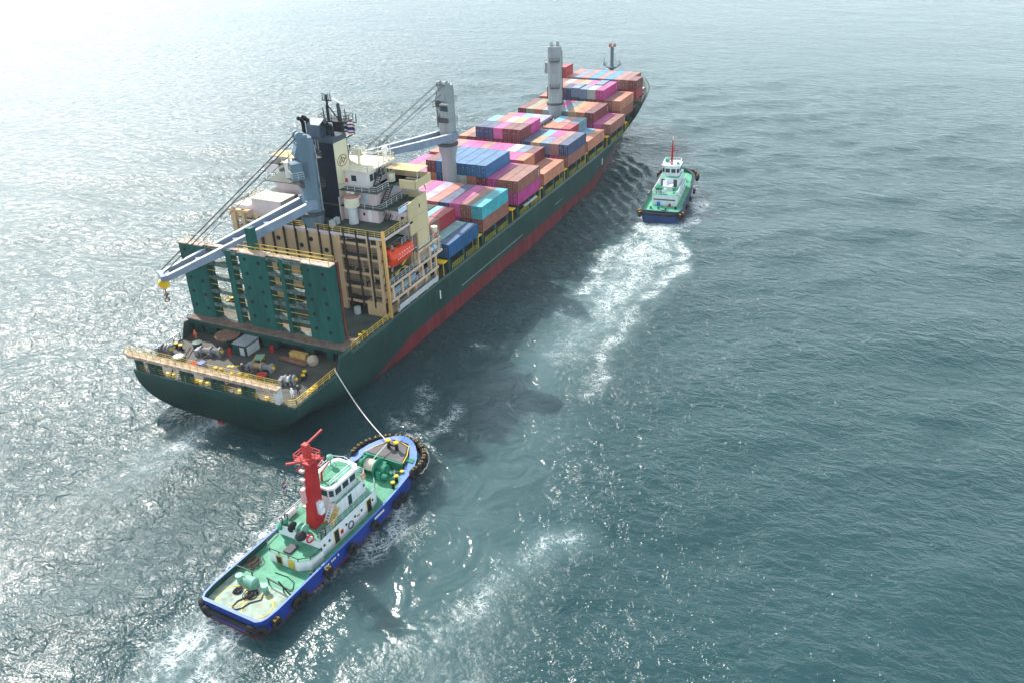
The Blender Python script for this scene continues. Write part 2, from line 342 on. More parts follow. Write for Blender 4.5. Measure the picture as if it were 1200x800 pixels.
    me.materials.append(m)
    o = D.objects.new('water', me); COL.objects.link(o); tag(o, 'grey-green choppy sea water with foam trails behind the tugs', 'water', kind='structure')
    return o
water()
# ================================================================== container ship
ship = empty('container_ship', (0,0,0), label='huge dark green container ship with red bottom, cranes and a cream bridge block', cat='ship')
B = 16.1
def lerp_tab(t, x):
    if x <= t[0][0]: return t[0][1]
    for (a, fa), (b, fb) in zip(t[:-1], t[1:]):
        if x <= b: u = (x-a)/(b-a); return fa+(fb-fa)*u
    return t[-1][1]
T_zb = [(-48.7,1.05),(-45,.75),(-42,.2),(-38,-1.6),(-34,-3.4),(-28,-5.5),(-15,-8),(0,-9),(200,-9)]
T_zt = [(-48.7,6.9),(-40,5.6),(-30,4.0),(-20,2.4),(-10,1.),(0,0.),(30,-3),(200,-3)]
T_dk = [(60,16.1),(100,16.15),(112,16.1),(120,15.7),(128,14.8),(134,13.7),(139,12.3),(143,10.7),(147,8.4),(150,5.9),(152,3.4),(153,0.05)]
T_wl = [(60,16.1),(72,15.9),(80,15.3),(90,13.9),(100,12.1),(108,10.4),(120,7.4),(130,4.6),(138,2.4),(143,1.0),(146,.3),(153,0.0)]
T_top = [(-48.7,6.95),(-37.6,7.1),(-36.6,9.7),(-33.6,9.7),(-33.2,8.95),(96,8.95),(106,9.7),(114,11.0),(122,12.8),(130,13.8),(153,15.2)]
def halfb(x, z):
    zb, zt = lerp_tab(T_zb, x), lerp_tab(T_zt, x)
    if z <= zb+1e-4: s = 0
    elif z >= zt: s = 1
    else: u = (zt-z)/(zt-zb); s = max(0, 1-u**2.2)**.306
    if x <= 60: return B*s
    wl, dk = lerp_tab(T_wl, x), lerp_tab(T_dk, x); top = lerp_tab(T_top, x)
    if z >= 0: y = wl+(dk-wl)*min(1, z/top)**1.35
    else: y = wl*(1-.12*min(1, -z/9)**2)
    return y*s
def hullmesh():
    xs = [-48.7,-48,-47,-46,-44,-42,-40,-38.4,-37.6,-36.6,-35,-33.6,-33.2,-31,-28,-24,-20,-15,-10,-5,0,10,20,30,40,50,60]+list(range(66,126,4))+[126,128,130,132,134,136,138,140,142,143.5,145,146.5,148,149,150,151,152,152.6,153]
    mb = MB(); nz = 22; rows = []
    for x in xs:
        zb, top = lerp_tab(T_zb, x), lerp_tab(T_top, x)
        if x > 140: zb = max(zb, -9+(x-140)**1.5*.28)
        if x > 145: zb = max(zb, (x-145)**1.0*1.75-2)
        ring = []
        for k in range(nz+1):
            u = k/nz; u = u**1.6 if x < -20 else u
            z = zb+(top-zb)*u; ring.append((x, max(halfb(x, z), .02 if k else 0.02), z))
        rows.append(ring)
    for side in (-1, 1):
        base = len(mb.v); mb.v += [(x, y*side, z) for r in rows for (x, y, z) in r]
        for i in range(len(rows)-1):
            for k in range(nz):
                a = base+i*(nz+1)+k; f = (a, a+nz+1, a+nz+2, a+1); mb.f.append(f if side < 0 else f[::-1]); mb.mi.append(0)
    # transom
    r = rows[0]; base = len(mb.v); mb.v += [(x-.01, -y, z) for x, y, z in r]+[(x-.01, y, z) for x, y, z in r]
    for k in range(nz): mb.f.append((base+k, base+k+1, base+nz+1+k+1, base+nz+1+k)); mb.mi.append(0)
    return mb
def hull_material(name, green, red, zred, lines=()):
    m = D.materials.new(name); m.use_nodes = True; nt = m.node_tree; N = nt.nodes.new; L = nt.links.new
    b = nt.nodes['Principled BSDF']; b.inputs['Roughness'].default_value = .42; b.inputs['Specular IOR Level'].default_value = .22
    tc = N('ShaderNodeTexCoord'); sp = N('ShaderNodeSeparateXYZ'); L(tc.outputs['Object'], sp.inputs[0])
    n1 = N('ShaderNodeTexNoise'); n1.inputs['Scale'].default_value = .12; n1.inputs['Detail'].default_value = 8; n1.inputs['Roughness'].default_value = .65; L(tc.outputs['Object'], n1.inputs[0])
    mp = N('ShaderNodeMapping'); mp.inputs['Scale'].default_value = (.8, .8, .05); L(tc.outputs['Object'], mp.inputs[0])
    n2 = N('ShaderNodeTexNoise'); n2.inputs['Scale'].default_value = .9; n2.inputs['Detail'].default_value = 7; n2.inputs['Roughness'].default_value = .7; L(mp.outputs[0], n2.inputs[0])
    g = N('ShaderNodeValToRGB'); e = g.color_ramp.elements; e[0].position = .32; e[1].position = .7; e[0].color = tuple(c*.72 for c in green)+(1,); e[1].color = tuple(c*1.35+.004 for c in green)+(1,); L(n1.outputs[0], g.inputs[0])
    rr = N('ShaderNodeValToRGB'); e = rr.color_ramp.elements; e[0].position = .35; e[1].position = .7; e[0].color = tuple(c*.6 for c in red)+(1,); e[1].color = tuple(c*1.25+.008 for c in red)+(1,); L(n2.outputs[0], rr.inputs[0])
    lt = N('ShaderNodeMath'); lt.operation = 'LESS_THAN'; L(sp.outputs[2], lt.inputs[0])
    if isinstance(zred, tuple):   # boot top rises towards the stern counter
        mr = N('ShaderNodeMapRange'); mr.inputs[1].default_value = zred[0]; mr.inputs[2].default_value = zred[1]; mr.inputs[3].default_value = zred[2]; mr.inputs[4].default_value = zred[3]; L(sp.outputs[0], mr.inputs[0]); L(mr.outputs[0], lt.inputs[1])
    else: lt.inputs[1].default_value = zred
    mx = N('ShaderNodeMixRGB'); L(lt.outputs[0], mx.inputs[0]); L(g.outputs[0], mx.inputs[1]); L(rr.outputs[0], mx.inputs[2])
    st = N('ShaderNodeValToRGB'); e = st.color_ramp.elements; e[0].position = .54; e[1].position = .76; e[0].color = (0,0,0,1); e[1].color = (.7,.7,.7,1); L(n2.outputs[0], st.inputs[0])
    m2 = N('ShaderNodeMixRGB'); L(st.outputs[0], m2.inputs[0]); L(mx.outputs[0], m2.inputs[1]); m2.inputs[2].default_value = (.085, .062, .045, 1)
    xz = N('ShaderNodeCombineXYZ'); L(sp.outputs[0], xz.inputs[0]); L(sp.outputs[2], xz.inputs[1])
    bk = N('ShaderNodeTexBrick'); bk.inputs['Scale'].default_value = 1.; bk.inputs['Brick Width'].default_value = 9.; bk.inputs['Row Height'].default_value = 2.2; bk.inputs['Mortar Size'].default_value = .035; bk.inputs['Color1'].default_value = (1,1,1,1); bk.inputs['Color2'].default_value = (.86,.86,.86,1); bk.inputs['Mortar'].default_value = (.62,.6,.58,1); L(xz.outputs[0], bk.inputs[0])
    m3 = N('ShaderNodeMixRGB'); m3.blend_type = 'MULTIPLY'; m3.inputs[0].default_value = .8; L(m2.outputs[0], m3.inputs[1]); L(bk.outputs[0], m3.inputs[2])
    L(m3.outputs[0], b.inputs['Base Color'])
    bp = N('ShaderNodeBump'); bp.inputs['Strength'].default_value = .35; bp.inputs['Distance'].default_value = .25; L(n1.outputs[0], bp.inputs['Height']); L(bp.outputs[0], b.inputs['Normal'])
    return m
M_hull = hull_material('ship_hull_paint', hullgreen, (.17, .020, .026), (-33, -16, -.8, 3.0))
hull = hullmesh().build('hull', [M_hull], ship, smooth=True, recalc=False)
sm = hull.modifiers.new('plate', 'SOLIDIFY'); sm.thickness = .22; sm.offset = -1
for (xa, xb, z) in ((52,84,5.0),(4,33,4.3)):
    MB().beam((xa,-B-.05,z),(xb,-halfb(xb,z)-.05,z), .12, .14).build('rubbing_strake', mat('strake_grey', (.22,.25,.25), .6), hull)
for xa in (-4.6, 84.6): MB().box(xa,xa+.3,-B-.07,-B-.02,5.2,6.9).build('draught_mark', M_foam_w, hull)
# rudder and skeg under the counter
mb = MB(); mb.prism([(-48.0,-5),(-42,-5),(-41,1.2),(-48.4,1.05)], 'y', -.5, .5); mb.build('rudder', mat('rudder_red', (.28,.02,.025), .6, var=.2), ship)
# decks
def deckpoly(x0, x1, z, n=24, inset=.1, th=.25):
    xs = [x0+(x1-x0)*i/n for i in range(n+1)]
    return [(x, -max(halfb(x, z)-inset, .02)) for x in xs]+[(x, max(halfb(x, z)-inset, .02)) for x in xs[::-1]]
MB().prism(deckpoly(-48.6,-33.4,6.8), 'z', 6.6, 6.92).build('poop_deck', M_deck, ship)
MB().prism(deckpoly(-33.7,124,8.6,40), 'z', 8.3, 8.62).build('main_deck', M_deckgreen, ship)
mb = MB().prism(deckpoly(123,152.4,12.6,30), 'z', 12.2, 12.5); mb.box(122.8,123.1,-12.4,12.4,8.6,12.3)
mb.build('forecastle_deck', M_deckgreen, ship)
# ---- stern gallery walk
gal = MB().box(-49.2,-48.0,-13.6,16.4,9.6,9.8).box(-49.22,-49.16,-13.6,16.4,9.3,9.62).build('stern_gallery', mat('rusty_white_walkway', (.46,.35,.27), .7, var=.35, scale=1.2, rust=.6), ship)
MB().rail([(-49.15,-13.6,9.8),(-49.15,16.4,9.8)], 1.0, 1.5, .035).rail([(-48.05,-13.6,9.8),(-48.05,16.4,9.8)], 1.0, 1.5, .03).rail([(-48.05,16.4,9.8),(-49.15,16.4,9.8)]).build('railing', M_yrail, gal)
for i, y in enumerate((15.0, 12.2, 11.0, 5.6, 4.4, -.6, -1.8, -6.6, -7.8, -12.9)):
    MB().box(-48.7,-47.7,y-.35,y+.35,6.9,9.6).build('post', M_dkgreen if i < 9 else M_lgrey, gal)
mb = MB()
for y in (13.4, 8.4, 1.9, -4.2): mb.beam((-48.4,y,6.9),(-48.4,y-1.3,9.5),.14).beam((-48.4,y-1.6,6.9),(-48.4,y-2.9,9.5),.14)
mb.build('brace', M_dgrey, gal)
MB().rail([(-48.6,-14.9,6.95),(-48.6,15.2,6.95)], 1.05, 1.9, .03, 3).build('railing', M_yrail, ship)
MB().rail([(-47.9,-15.9,6.95),(-38.0,-16.0,7.1)], 1.15, 1.6, .055, 3).rail([(-48.6,-14.9,6.95),(-47.9,-15.9,6.95)],1.1,1.,.055).build('railing', M_yrail, ship)
MB().rail([(-47.9,15.9,6.95),(-38.0,16.0,7.1)], 1.15, 1.6, .05, 3).build('railing', M_dkgreen, ship)
# mooring fairlead rollers and chocks on the transom
for y in (9.3, 8.2, 3.4, 2.5, 1.2, .4, -5.2, -6.1, -10.4):
    MB().lathe((-48.0,y,6.92), [(.3,0),(.2,.1),(.2,.3),(.32,.36),(.32,.44),(0.05,.48)], 10).build('fairlead_roller', [M_yellow], ship)
for x, y in ((-44.3,-15.3),(-43.4,-15.35),(-42.5,-15.4)):
    MB().lathe((x,y,6.92), [(.3,0),(.2,.1),(.2,.3),(.32,.36),(.32,.44),(.05,.48)], 10).build('fairlead_roller', [M_yellow], ship)
def bollard(x, y, z, rz=0., s=.78):
    c, sn = math.cos(rz), math.sin(rz)
    o = MB().box(-1.3*s,1.3*s,-.45*s,.45*s,0,.15).build('bollard', M_black, ship, loc=(x,y,z)); o.rotation_euler.z = rz
    for dx in (-.75*s, .75*s):
        MB().cyl((dx,0,.15),(dx,0,1.0*s),.34*s,n=12).build('post', M_black, o)
        MB().cyl((dx,0,1.0*s),(dx,0,1.22*s),.44*s,n=12).build('cap', M_yellow, o)
    return o
for a in ((-40.5,14.1,6.92,R(80)),(-40.6,-11.8,6.92,R(25)),(-44.6,-3.0,6.92,R(95)),(-44.4,2.0,6.92,R(90)),(-45.3,-1.0,6.92,0.),(-28.6,-15.0,8.62,0.),(-26,15.0,8.62,0.)): bollard(*a)
def winch(x, y, z, rz, rope, L_=4.6):
    o = empty('mooring_winch', (x,y,z), rz); o.parent = ship; o.scale = (.78,.85,.78)
    MB().cyl((0,-L_/2+.4,1.05),(0,L_/2-.4,1.05),.16,n=10).build('shaft', M_dgrey, o)
    for k, yy in enumerate((-L_/2+.5,-.1,L_/2-.5)):
        MB().cyl((0,yy-.12,1.05),(0,yy+.12,1.05),.95,n=20).build('flange', M_grey, o)
        MB().box(-.7,.7,yy-.18,yy+.18,0,.45).build('foot', M_grey, o)
    MB().cyl((0,-L_/2+.6,1.05),(0,-.25,1.05),.62,n=18).build('drum', mat('hawser_grey', (.22,.20,.19), .9, var=.25, scale=5), o)
    MB().cyl((0,.05,1.05),(0,L_/2-.6,1.05),.62,n=18).build('drum', rope, o)
    MB().cyl((0,-L_/2+.38,1.05),(0,-L_/2-.1,1.05),.3,.36,n=12).build('warping_head', M_yellow, o)
    MB().box(-.9,.9,L_/2+.0,L_/2+.7,.1,1.3).build('gearbox', M_grey, o)
    return o
M_hawser = mat('hawser_tan', (.36,.24,.12), .9, var=.25, scale=5); M_hawser2 = mat('hawser_grey_light', (.30,.27,.26), .9, var=.25, scale=5)
for a in ((-40.2,7.3,6.92,R(12),M_hawser2,5.0),(-41.3,-4.2,6.92,R(8),M_hawser,5.0),(-42.9,-10.9,6.92,R(20),M_foam_w,2.6),(-42.4,15.0,6.92,R(5),M_rust,2.6)): winch(*a)
# deck clutter: machinery house, big drum on stand, hatches, lumber
hs = MB().box(-38.6,-35.2,1.2,3.9,6.92,8.9).build('deck_store', M_dkgreen, ship)
MB().box(-38.7,-35.1,1.1,4.0,8.9,9.02).build('roof', M_grey, hs); MB().box(-38.66,-38.6,1.6,2.5,7.1,8.5).build('door', M_lgrey, hs)
MB().box(-38.4,-35.4,1.14,1.2,7.0,8.6).build('side_panel', M_lgrey, hs)
cap = MB().cyl((-36.6,6.6,6.92),(-36.6,6.6,8.9),1.0,n=16).build('vent_trunk', M_dkgreen, ship); MB().cyl((-36.6,6.6,8.9),(-36.6,6.6,9.2),2.1,n=20).build('vent_cap', M_rust, cap)
MB().lathe((-39.4,10.9,6.92), [(.75,0),(.75,1.1),(.85,1.15),(.85,1.3),(.05,1.35)], 14).build('vent_head', M_dkgreen, ship)
for x, y, c in ((-43.4,11.4,M_foam_w),(-43.3,-5.6,M_red)):
    h = MB().cyl((x,y,6.92),(x,y,7.5),1.1,n=18).build('hatch', M_dkgreen, ship); MB().cyl((x,y,7.5),(x,y,7.62),.8,n=16).build('lid', c, h)
mb = MB()
for i in range(5): mb.beam((-36.4-.25*i,-4.2,7.1+.02*i),(-37.3-.25*i+.4,-9.9,7.1+.05*i),.2,.18)
mb.build('timber_stack', mat('timber_reddish', (.24,.11,.09), .8, var=.3), ship)
MB().box(-36.2,-35.2,-8.8,-5.6,6.95,8.0).build('crate', mat('crate_ochre', (.50,.30,.09), .8, var=.25), ship)
MB().lathe((-36.2,-10.3,6.92), [(.9,0),(1.0,.6),(.7,1.2),(.1,1.5)], 12).build('canvas_bundle', mat('canvas', (.42,.34,.27), .9, var=.2), ship)
fr = empty('hose_cart', (-39.4,-1.9,6.92), R(25)); fr.parent = ship
MB().rail([(-1,-.6,0),(1,-.6,0)],.9,2.,.07,1).rail([(-1,.6,0),(1,.6,0)],.9,2.,.07,1).build('frame', M_yellow, fr); MB().box(-.2,1.6,-.7,.7,.6,.75).build('tray', M_teal, fr)
for x, y in ((-38.9,4.6),(-35.6,-1.6)): MB().cyl((x,y,6.92),(x,y,8.0),.33,n=10).build('fire_drum', M_red, ship)
mb = MB()
for x, y in ((-41.9,1.5),(-41.6,.8),(-41.2,.2),(-42.1,2.1)): mb.cyl((x,y,6.925),(x,y,6.935),.32,n=10)
mb.build('deck_mark', M_yellow, ship)
mb = MB()
for a, b in (((-41,-5,7.3),(-47.8,-2,7.4)),((-41,-4,7.3),(-47.8,-1,7.4)),((-40,7,7.3),(-47.8,9,7.4)),((-39,12,6.98),(-44.5,9.5,6.98)),((-39.4,12.6,6.98),(-45.2,10,6.98))): mb.cyl(a,b,.07,n=5)
mb.build('mooring_line', M_rust, ship)
# ---- lashing bridge at the break of the poop
lb = empty('lashing_bridge', (0,0,0)); lb.parent = ship
mb = MB().box(-35.3,-31.0,-16.0,16.4,9.72,9.92)
mb.build('ledge', M_ledge, lb)
mb = MB().box(-35.3,-35.0,-16,16.4,9.0,9.72)
ys = [-16, -15.2,-13.2,-12.0,-9.4,-7.6,-1.9,1.2,2.6,5.4,7.0,9.0,11.0,13.4,14.2,16.3]
for a, b in zip(ys[0::2], ys[1::2]): mb.box(-34.6,-34.3,a,b,6.92,9.0)
mb.box(-34.6,-34.3,-16,16.3,8.7,9.0)
mb.build('front_wall', M_dkgreen, lb); MB().box(-33.7,-33.5,-16,16.3,6.92,9.7).build('back_wall', M_black, lb)
H0, H1 = 9.92, 23.1
for (ya, yb, nm) in ((11.2,16.35,'p'),(-1.7,3.8,'p'),(-14.2,-8.7,'p')):
    p = MB().box(-33.6,-32.1,ya,yb,H0,H1).build('panel', M_green, lb)
    for c in (ya+.25*(yb-ya)+.2, ya+.78*(yb-ya)):
        for k in range(5): z = 11.9+2.55*k-(.35 if c < (ya+yb)/2 else 0); MB().cyl((-33.66,c,z),(-33.56,c,z),.33,n=12).build('lightening_hole', M_black, p)
    MB().box(-33.7,-32.0,ya-.02,yb+.02,H1,H1+.18).build('top_plate', mat('rusty_white_top', (.55,.42,.36), .75, var=.3, scale=1.5, rust=.3), p)
MB().box(-32.1,-31.7,-14.5,-14.1,H0-1.2,H1+.4).build('rust_guide', mat('guide_red', (.13,.035,.03), .7, var=.3), lb)
for (ya, yb) in ((5.5,6.7),(-5.0,-4.2)): MB().box(-33.55,-32.15,ya+.05,yb-.05,H0,H1).build('column', M_green, lb)
for k in range(5):
    z = 10.6+2.55*k
    for ya, yb in ((6.7,11.2),(3.8,5.5),(-4.2,-1.7),(-8.7,-5.0)):
        mb = MB().box(-33.4,-32.2,ya,yb,z+1.95,z+2.05).box(-33.52,-33.46,ya,yb,z+1.6,z+2.25)
        if k == 0: mb.box(-33.4,-32.2,ya,yb,H0,H0+.1)
        p = mb.build('platform', mat('worn_green_grey', (.10,.15,.13), .7, var=.6, scale=1.4, rust=.3), lb)
        MB().beam((-33.35,ya,z+.65),(-33.35,yb,z+.65),.06).build('handrail', M_yellow, p)
        if yb-ya > 2.6: MB().box(-32.9,-32.3,yb-.5,yb-.38,z-.5,z+1.95).build('bracket', M_green, p)
MB().box(-33.0,-32.0,-8.7,11.2,H1-.1,H1+.08).build('top_walk', mat('rusty_white_top', (.5,.4,.35)), lb)
MB().rail([(-33.5,3.6,H1+.2),(-33.5,-14.0,H1+.2)], 1.1, 3.2, .06, 2).rail([(-32.1,3.6,H1+.2),(-32.1,-14.0,H1+.2)], 1.1, 3.2, .05, 2).build('railing', M_yrail, lb)
MB().rail([(-33.5,16.3,H1+.2),(-33.5,10.6,H1+.2)], 1.0, 1.2, .05, 2).rail([(-32.1,16.3,H1+.2),(-32.1,10.6,H1+.2)], 1.0, 1.2, .05, 2).build('railing', M_roofw, lb)
MB().box(-32.6,-31.4,1.2,2.4,H1,H1+4.0).build('stair_tower', M_green, lb)
# upper deck rails aft of the accommodation
MB().rail([(-33.2,-16.0,8.95),(-20.6,-16.0,8.95)], 1.15, 1.5, .055, 3).build('railing', M_yrail, ship)
MB().rail([(-33.2,16.0,8.95),(-20.6,16.0,8.95)], 1.15, 1.5, .055, 3).build('railing', M_yrail, ship)
# ---- side passage: hatch coaming, stanchions, rails
BX = [0,14.25,31.31,45.64,60.49,74.14,91.3,106.3,121.0]
MB().box(-2.4,121,-13.4,-13.1,8.62,11.3).box(-2.4,121,13.1,13.4,8.62,11.3).box(121,133.4,-9.5,9.5,12.4,13.9).build('hatch_coaming', M_black, ship)
for i, x in enumerate(BX):
    e = 12.25 if i < 8 else 12.3
    yb = 13.6 if i < 8 else 11.5
    MB().box(x-.2,x+e,-yb,yb,11.3 if i<8 else 13.9,11.52 if i<8 else 14.25).build('hatch_cover', M_dkgreen, ship)
for i, x in enumerate(BX[:8]):
    for dx in (.3, 6.1, 11.9):
        yy = halfb(x+dx, 8.9)
        for sg in (-1, 1): MB().box(x+dx-.45,x+dx+.45,sg*(yy-.45)-.2,sg*(yy-.45)+.2,8.6,11.45).build('container_stanchion', M_dkgreen, ship)
    MB().rail([(x+1.0,-halfb(x+1,8.9)+.1,8.95),(x+5.5,-halfb(x+5.5,8.9)+.1,8.95)],1.15,.75,.05,3).rail([(x+6.9,-halfb(x+7,8.9)+.1,8.95),(x+11.4,-halfb(x+11,8.9)+.1,8.95)],1.15,.75,.05,3).build('railing', M_ygreen, ship)
    MB().rail([(x+1.0,halfb(x+1,8.9)-.1,8.95),(x+11.4,halfb(x+11,8.9)-.1,8.95)],1.15,1.5,.05,3).build('railing', M_ygreen, ship)
for x in (-1.6, 12.9, 29.2, 44.2, 59.2, 73.2, 89.6, 105.0):
    o = MB().box(x-.75,x+.95,-16.0,-14.0,11.3,11.5).build('lashing_platform', M_yellow, ship); MB().rail([(x-.6,-15.9,8.7),(x-.6,-14.6,8.7)],2.6,1.,.08,1).build('ladder', M_yellow, o)
    MB().box(x-.5,x+.8,-13.0,13.0,8.62,10.9).build('cross_deck_beam', M_dkgreen, ship)
MB().beam((34.8,-15.9,10.4),(41.5,-15.8,10.4),.5,.35).build('gangway', M_lgrey, ship)
# forecastle gear
for y in (-4, 4):
    wl = MB().cyl((140.5,y-1.6,13.6),(140.5,y+1.6,13.6),.8,n=16).box(139.6,141.4,y-2,y+2,12.5,13).build('windlass', M_dgrey, ship)
    MB().box(143,145,y*.8-.6,y*.8+.6,12.5,13.4).build('chain_stopper', M_lgrey, ship)
mb = MB()
for k in range(10): y = -10.5+k*1.1; mb.box(136+rs.rand()*4,136.8+rs.rand()*4+.3,y,y+.7,12.5,13+rs.rand()*.7)
mb.build('deck_gear', M_lgrey, ship)
mb = MB()
for k in range(16):
    x = 126+k*1.6; y = -halfb(x, 13)+.35; mb.beam((x,y,12.5),(x,y+.8,12.5),.12).beam((x,y,13.9),(x,y+.9,12.5),.12)
mb.build('bulwark_bracket', M_foam_w, ship)
bollard(133,-11.6,12.5,R(-20)); bollard(147,-4.6,12.5,R(-50)); bollard(133,11.6,12.5,R(20))
MB().rail([(125.2,-14.3,12.5),(125.2,-9,12.5)],1.1,1.,.06).build('railing', M_yrail, ship)
mb = MB()
for a, b in (((118,-12.6,8.7),(122.5,-12.6,12.3)),((118,-11.8,8.7),(122.5,-11.8,12.3))): mb.beam(a,b,.14)
mb.build('ladder', M_ygreen, ship)
# foremast
fm = MB().cyl((140,.7,12.5),(140,.7,25.4),.65,.5,n=12).build('foremast', M_crane if False else mat('mast_blue_grey', (.10,.14,.17), .5, var=.15), ship)
mb = MB().cyl((140,.7,18.6),(140,.7,19.3),.7,1.7,n=14).cyl((140,.7,19.3),(140,.7,19.45),1.9,n=14)
mb.build('platform', D.materials['mast_blue_grey'], fm)
mb = MB()
for s in (-1, 1): mb.beam((140,.7+s*1.2,18.9),(140,.7+s*2.7,20.1),.2).beam((140,.7+s*2.7,20.0),(140,.7+s*2.5,22.0),.18,.18,0,.08,.08); mb.rail([(138.6,.7+s*2.4,19.45),(141.4,.7+s*2.4,19.45)],1.,.8,.05)
mb.build('lamp_arm', D.materials['mast_blue_grey'], fm)
MB().box(139.4,140.6,-.3,.1,25.4,26.4).box(139.4,140.6,1.1,1.6,25.4,26.4).build('lamp', mat('lamp_rust', (.35,.12,.07)), fm)
MB().cyl((140,.7,25),(140,.7,28.4),.12,.05,n=6).build('antenna', M_lgrey, fm)
mb = MB()
for a in ((151,0,15.2),(124,-9,12.6),(124,9,12.6),(150,1,15)): mb.cyl((140,.7,24.4),a,.035,n=4)
mb.build('stay', M_wire, fm)
# ---- deck cranes
M_cable = mat('dark_cable', (.03,.032,.036), .5)
def crane(name, x, y, z0, zh, ztop, az, L_, dz, m, wide=1., pr=1.45, mj=None, jw=1.):
    """slewing ship crane: pedestal, turning tower, two-legged jib and wires; az = direction of the jib"""
    o = empty(name, (x,y,0), az); o.parent = ship; mj = mj or m
    zc = zh-1.2
    prof = [(pr,z0),(pr,zc-2.6),(pr*1.28,zc-1.2),(pr*1.32,zc)]
    MB().lathe((0,0,0), prof, 24).build('pedestal', m, o, smooth=True)
    hx, hy = 1.45*wide, 1.85*wide
    pol = [(hx*.75,-hy*.75),(hx,-hy*.5),(hx,hy*.5),(hx*.75,hy*.75),(0,hy),(-hx*.9,hy*.95),(-hx*1.25,hy*.6),(-hx*1.25,-hy*.6),(-hx*.9,-hy*.95),(0,-hy)]
    mb = MB().prism(pol, 'z', zc, ztop-1.4)
    mb.prism([(p[0]*.9, p[1]*1.0) for p in pol], 'z', ztop-1.4, ztop-.7)
    mb.build('tower', m, o)
    mb = MB()
    for s in (-1, 1): mb.cyl((hx*.5,s*hy*.45-.35,ztop-.3),(hx*.5,s*hy*.45+.35,ztop-.3),.75*wide,n=16); mb.box(-.6,hx*.8,s*hy*.45-.45,s*hy*.45+.45,ztop-.8,ztop-.2)
    mb.build('head_sheave', m, o)
    MB().box(-hx*1.27,-hx*1.2,-.7,.7,zh+2,zh+7).build('service_door', mj, o)
    MB().prism([(-hx*1.2,ztop-1.2),(hx*.9,ztop-1.6),(hx*1.5,ztop-3.4),(hx*.9,ztop-4.6),(-hx*1.2,ztop-4.6)], 'y', -hy*.55, hy*.55).build('head_casing', m, o)
    MB().box(hx*.8,hx*1.9,-hy*.9,hy*.2,zh+7.2,zh+7.35).rail([(hx*.8,-hy*.9,zh+7.3),(hx*1.9,-hy*.9,zh+7.3),(hx*1.9,hy*.2,zh+7.3)],1.,.8,.05,2).box(hx*.9,hx*1.5,-hy*.7,-hy*.1,zh+7.3,zh+8.5).build('gear_platform', M_dgrey, o)
    cb = MB().box(hx,hx+1.8,hy*.3,hy*.3+2.1,(zh+ztop)/2-.7,(zh+ztop)/2+2.1).build('operator_cab', m, o)
    MB().box(hx+1.8,hx+1.86,hy*.3+.15,hy*.3+1.9,(zh+ztop)/2+.5,(zh+ztop)/2+1.8).box(hx+.2,hx+1.6,hy*.3-.05,hy*.3,(zh+ztop)/2+.5,(zh+ztop)/2+1.8).build('window', M_glass, cb)
    MB().rail([(hx,hy*.35-.4,(zh+ztop)/2-.5),(hx+1.9,hy*.35-.4,(zh+ztop)/2-.5),(hx+1.9,hy*.35+2.1,(zh+ztop)/2-.5),(hx,hy*.35+2.1,(zh+ztop)/2-.5)],1.1,.8,.05).build('railing', M_lgrey, cb)
    MB().cyl((0,0,zc-.05),(0,0,zc+.5),pr*1.45,n=24).build('slewing_ring', M_dgrey, o)
    for k, zz in enumerate((zh+3.4, ztop-4.4)):
        pf = MB().box(-hx*1.2-1.1,-hx*1.2,-1.3,1.3,zz,zz+.08).rail([(-hx*1.2,-1.3,zz),(-hx*1.2-1.1,-1.3,zz),(-hx*1.2-1.1,1.3,zz),(-hx*1.2,1.3,zz)],1.,.8,.04,2).build('service_platform', M_dgrey, o)
    ld = MB()
    for yy in (.9,1.35): ld.beam((-hx*1.2-.12,yy,zc),(-hx*1.2-.12,yy,ztop-2),.06)
    for q in range(int((ztop-2-zc)/.4)): ld.beam((-hx*1.2-.12,.9,zc+.4*q),(-hx*1.2-.12,1.35,zc+.4*q),.05)
    ld.build('ladder', M_lgrey, o)
    MB().cyl((hx*.2,-hy-.12,zh+2.5),(hx*.2,-hy-.12,ztop-2),.09,n=6).cyl((hx*.5,-hy-.12,zh+2.5),(hx*.5,-hy-.12,ztop-3),.07,n=6).build('cable_pipe', M_dgrey, o)
    MB().cyl((hx*.9,-.9,zh+5.2),(hx*.9,.9,zh+5.2),.7,n=14).box(hx*.7,hx*1.25,-1.2,1.2,zh+3.8,zh+4.8).build('winch_gear', M_dgrey, o)
    jb = MB(); hw = 2.25*wide*jw; tw = 1.25*jw
    for s in (-1, 1):
        a = Vector((.4, s*hw, zh+.9)); t = Vector((L_, s*tw, zh+.9+dz)); mid = a.lerp(t, .5)+Vector((0,0,-.25))
        jb.beam(a, mid, .75, 1.3, 0, .75, 1.6); jb.beam(mid, t, .75, 1.6, 0, .6, .9)
    for u in (.3, .52, .78): 
        c = Vector((.4+(L_-.4)*u, 0, zh+.9+dz*u-.2)); q = hw+(tw-hw)*u; jb.beam(c+Vector((0,-q,0)), c+Vector((0,q,0)), .9, .5)
    jb.box(L_-.6,L_+1.0,-tw-.3,tw+.3,zh+.5+dz,zh+1.35+dz)
    for s in (-1, 1): jb.box(-.5,1.4,s*hw-.42,s*hw+.42,zh+.1,zh+1.7)
    j = jb.build('jib', mj, o)
    tl = MB()
    for s in (-1, 1):
        a = Vector((.4, s*hw, zh+1.56)); t = Vector((L_, s*tw, zh+1.37+dz)); tl.beam(a, a.lerp(t,.5)+Vector((0,0,-.02)), .8, .06); tl.beam(a.lerp(t,.5)+Vector((0,0,-.02)), t, .7, .06)
    tl.build('jib_top_plate', M_lgrey, j)
    wr = MB()
    for s in (-1,-.7,.7,1): wr.cyl((hx*.5, s*hy*.6, ztop-.2),(L_+.4, s*tw*.9, zh+1.6+dz),.05,n=4)
    wr.cyl((hx*.5, 0, ztop-2.2),(L_*.9, 0, zh+1.8+dz*.9),.05,n=4)
    wr.build('wire', M_cable, j)
